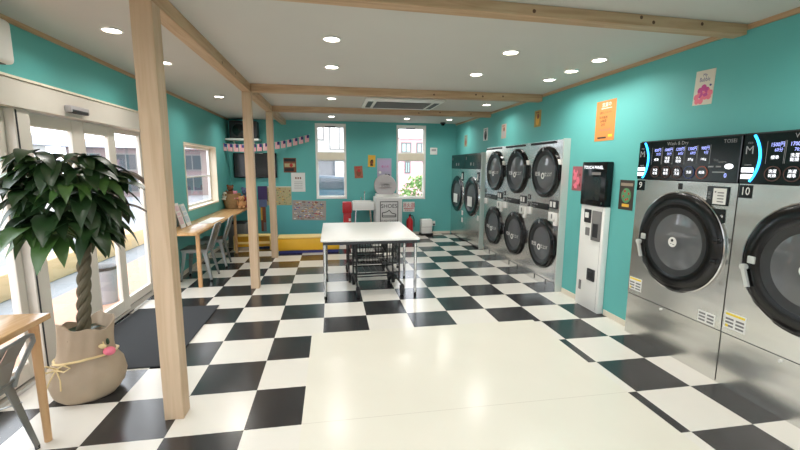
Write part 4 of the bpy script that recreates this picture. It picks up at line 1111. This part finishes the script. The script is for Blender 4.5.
# across the street (left); local -Y faces the shop -> rotate so front faces +x
house('street_house', 'white house with grey tiled roof across the street outside the entrance', (-8.2, 7.5, ZG), PI/2, 9, 6, 2.35, M_['exwall'], M_['exroof'], ((-3.4,-2.2,.9,1.9), (-.8,.6,.9,1.9), (2.2,3.4,.9,1.9)), 1.3)
house('street_house', 'pale house at the near end of the street outside the entrance', (-8.6, -2.5, ZG), PI/2, 9, 6, 2.6, M_['exwall'], M_['exroof'], ((-3.4,-2.4,.9,1.9), (1.2,2.6,.9,1.9)), 1.3)
house('apartment_building', 'grey pink apartment building seen through the left wall window', (-8.6, 22.5, ZG), .30, 9, 6, 2.7, mat('mauve grey facade', (132,116,116), .8, var=.1, scale=6), M_['exroof'], [(-4+1.6*k, -3.1+1.6*k, z, z+.8) for k in range(5) for z in (.3, 1.5)], .5, winmat=M_['exdark'])
house('white_building', 'white building with grey window frames behind the left back window', (-.6, 13.5, ZG), 0, 4.4, 6, 7, M_['exwall'], M_['exroof'], ((.25,.85,2.75,3.55), (1.15,1.8,2.4,3.35), (-1.9,-.8,2.9,3.7)), .4, winmat=M_['exwall'])
house('pink_house', 'pink gabled house behind the right back window', (7.25, 14.6, ZG), 0, 8, 6, 2.95, M_['expink'], M_['exwall'], ((-3.72,-3.4,2.36,2.68), (-3.06,-2.74,2.36,2.68), (-3.56,-3.43,1.5,1.9)), 1.45, 'y', .12)
t = thing('shutter_garage', 'grey shuttered garage behind the parked car through the left back window', 'garage', (.55, 12.6, ZG))
MB().box(-1.2, .05, 0, .8, 0, 1.95).build('shutter_wall', M_['exgrey'], t)
MB().box(.14, 1.4, 0, .8, 0, 1.95).build('garage_wall', M_['exwall'], t)
MB().box(-1.3, 1.5, -.1, .85, 1.951, 2.1).build('garage_roof', M_['exwall'], t)
MB().box(.05, .14, -.03, .8, 0, 1.95).build('garage_post', M_['exdark'], t)
# car
t = thing('parked_car', 'silver blue parked car seen through the left back window', 'car', (.75, 10.9, ZG))
def prism_y(m, P, y0, y1):
    a = [(x, y0, z) for x, z in P]; b = [(x, y1, z) for x, z in P]; m.poly(a); m.poly(b)
    for k in range(len(P)): m.quad(a[k], a[(k+1) % len(P)], b[(k+1) % len(P)], b[k])
m = MB(); prism_y(m, [(-1.9,.28),(1.85,.28),(1.92,.6),(1.85,.88),(1.0,.98),(.55,1.38),(-.9,1.45),(-1.6,1.02),(-1.92,.9)], -.8, .8); m.build('car_body', M_['carpaint'], t)
for s in (-1, 1):
    m = MB(); P = [(-1.35,1.02),(.85,1.02),(.5,1.33),(-.85,1.39)]; y = s*.805; m.poly([(x, y, z) for x, z in P]); m.build('side_window', M_['exdark'], t)
for x in (-1.2, 1.2):
    for y in (-.72, .72): MB().cyl((x, y-.1, .31), (x, y+.1, .31), .31, n=24).build('wheel', M_['tyre'], t)
# bush
t = thing('garden_bush', 'light green bush outside the right back window', 'bush', (3.35, 9.3, ZG))
m = MB(); rb = random.Random(5)
for k in range(900):
    a, b2, r = rb.uniform(0, 2*PI), rb.uniform(-.2, PI/2), rb.uniform(.72, 1.0)
    p = Vector((math.cos(a)*math.cos(b2)*.85, math.sin(a)*math.cos(b2)*.6, .78+math.sin(b2)*.75))*r
    d = Vector((rb.uniform(-1,1), rb.uniform(-1,1), rb.uniform(-.6,1))).normalized(); s_ = d.cross(Vector((rb.uniform(-1,1), rb.uniform(-1,1), rb.uniform(-1,1)))).normalized()
    m.quad(p, p+d*.06+s_*.035, p+d*.13, p+d*.06-s_*.035)
m.build('bush_leaves', M_['bush'], t)
MB().tube([(0,0,0),(.02,0,.5),(0,.02,.9)], [.04,.03,.02], 8).build('bush_stem', M_['trunk'], t)
# bin outside entrance
t = thing('street_bin', 'grey round bin with dark lid on the pavement outside the glass doors', 'bin', (-2.28, 3.05, ZG+.012))
m = MB(); m.lathe([(.001,.002),(.13,.002),(.145,.40),(.14,.42),(.001,.42)], n=28); m.build('bin_body', M_['trashgrey'], t)
m = MB(); m.lathe([(.15,.421),(.155,.46),(.10,.485),(.001,.49)], n=28); m.build('bin_lid', M_['darkplastic'], t)
t = thing('sign_stand', 'pale cyan sign stand on the pavement at the left edge outside', 'sign', (-2.6, 1.02, ZG+.012))
m = MB(); m.box(-.03,.0,-.3,.3,.62,1.5); m.build('sign_board', M_['palecyan'], t)
for y in (-.27, .27): MB().box(-.02,.02,y-.02,y+.02,0,.6195).build('leg', M_['palecyan'], t)

# ------------------------------------------------------------------ world and camera
w = bpy.data.worlds.new('overcast daylight'); bpy.context.scene.world = w; w.use_nodes = True
nt = w.node_tree; N = nt.nodes; L = nt.links; bg = N['Background']
tc = N.new('ShaderNodeTexCoord'); sp = N.new('ShaderNodeSeparateXYZ'); L.new(tc.outputs['Generated'], sp.inputs[0])
cr = N.new('ShaderNodeValToRGB'); cr.color_ramp.elements[0].position = .0; cr.color_ramp.elements[0].color = (.85,.9,1,1); cr.color_ramp.elements[1].position = .6; cr.color_ramp.elements[1].color = (.9,.95,1,1)
L.new(sp.outputs[2], cr.inputs['Fac']); L.new(cr.outputs['Color'], bg.inputs['Color']); bg.inputs['Strength'].default_value = 5.4

cam = bpy.data.cameras.new('camera'); co = bpy.data.objects.new('camera', cam); C.objects.link(co)
cam.sensor_fit = 'HORIZONTAL'; cam.sensor_width = 36; cam.lens = 400.967/800*36; cam.clip_start = .05
co.location = (.5585, -2.3696, 1.597)
co.rotation_mode = 'XYZ'
Rm = Matrix.Rotation(math.radians(-9.6516), 4, 'Z') @ Matrix.Rotation(math.radians(81.7465), 4, 'X') @ Matrix.Rotation(math.radians(.2932), 4, 'Z')
co.rotation_euler = Rm.to_euler('XYZ')
bpy.context.scene.camera = co
sc = bpy.context.scene
sc.view_settings.view_transform = 'Standard'; sc.view_settings.exposure = 0; sc.view_settings.look = 'None'
sc.cycles.use_denoising = True
sc.cycles.max_bounces = 8; sc.cycles.diffuse_bounces = 4; sc.cycles.transparent_max_bounces = 12
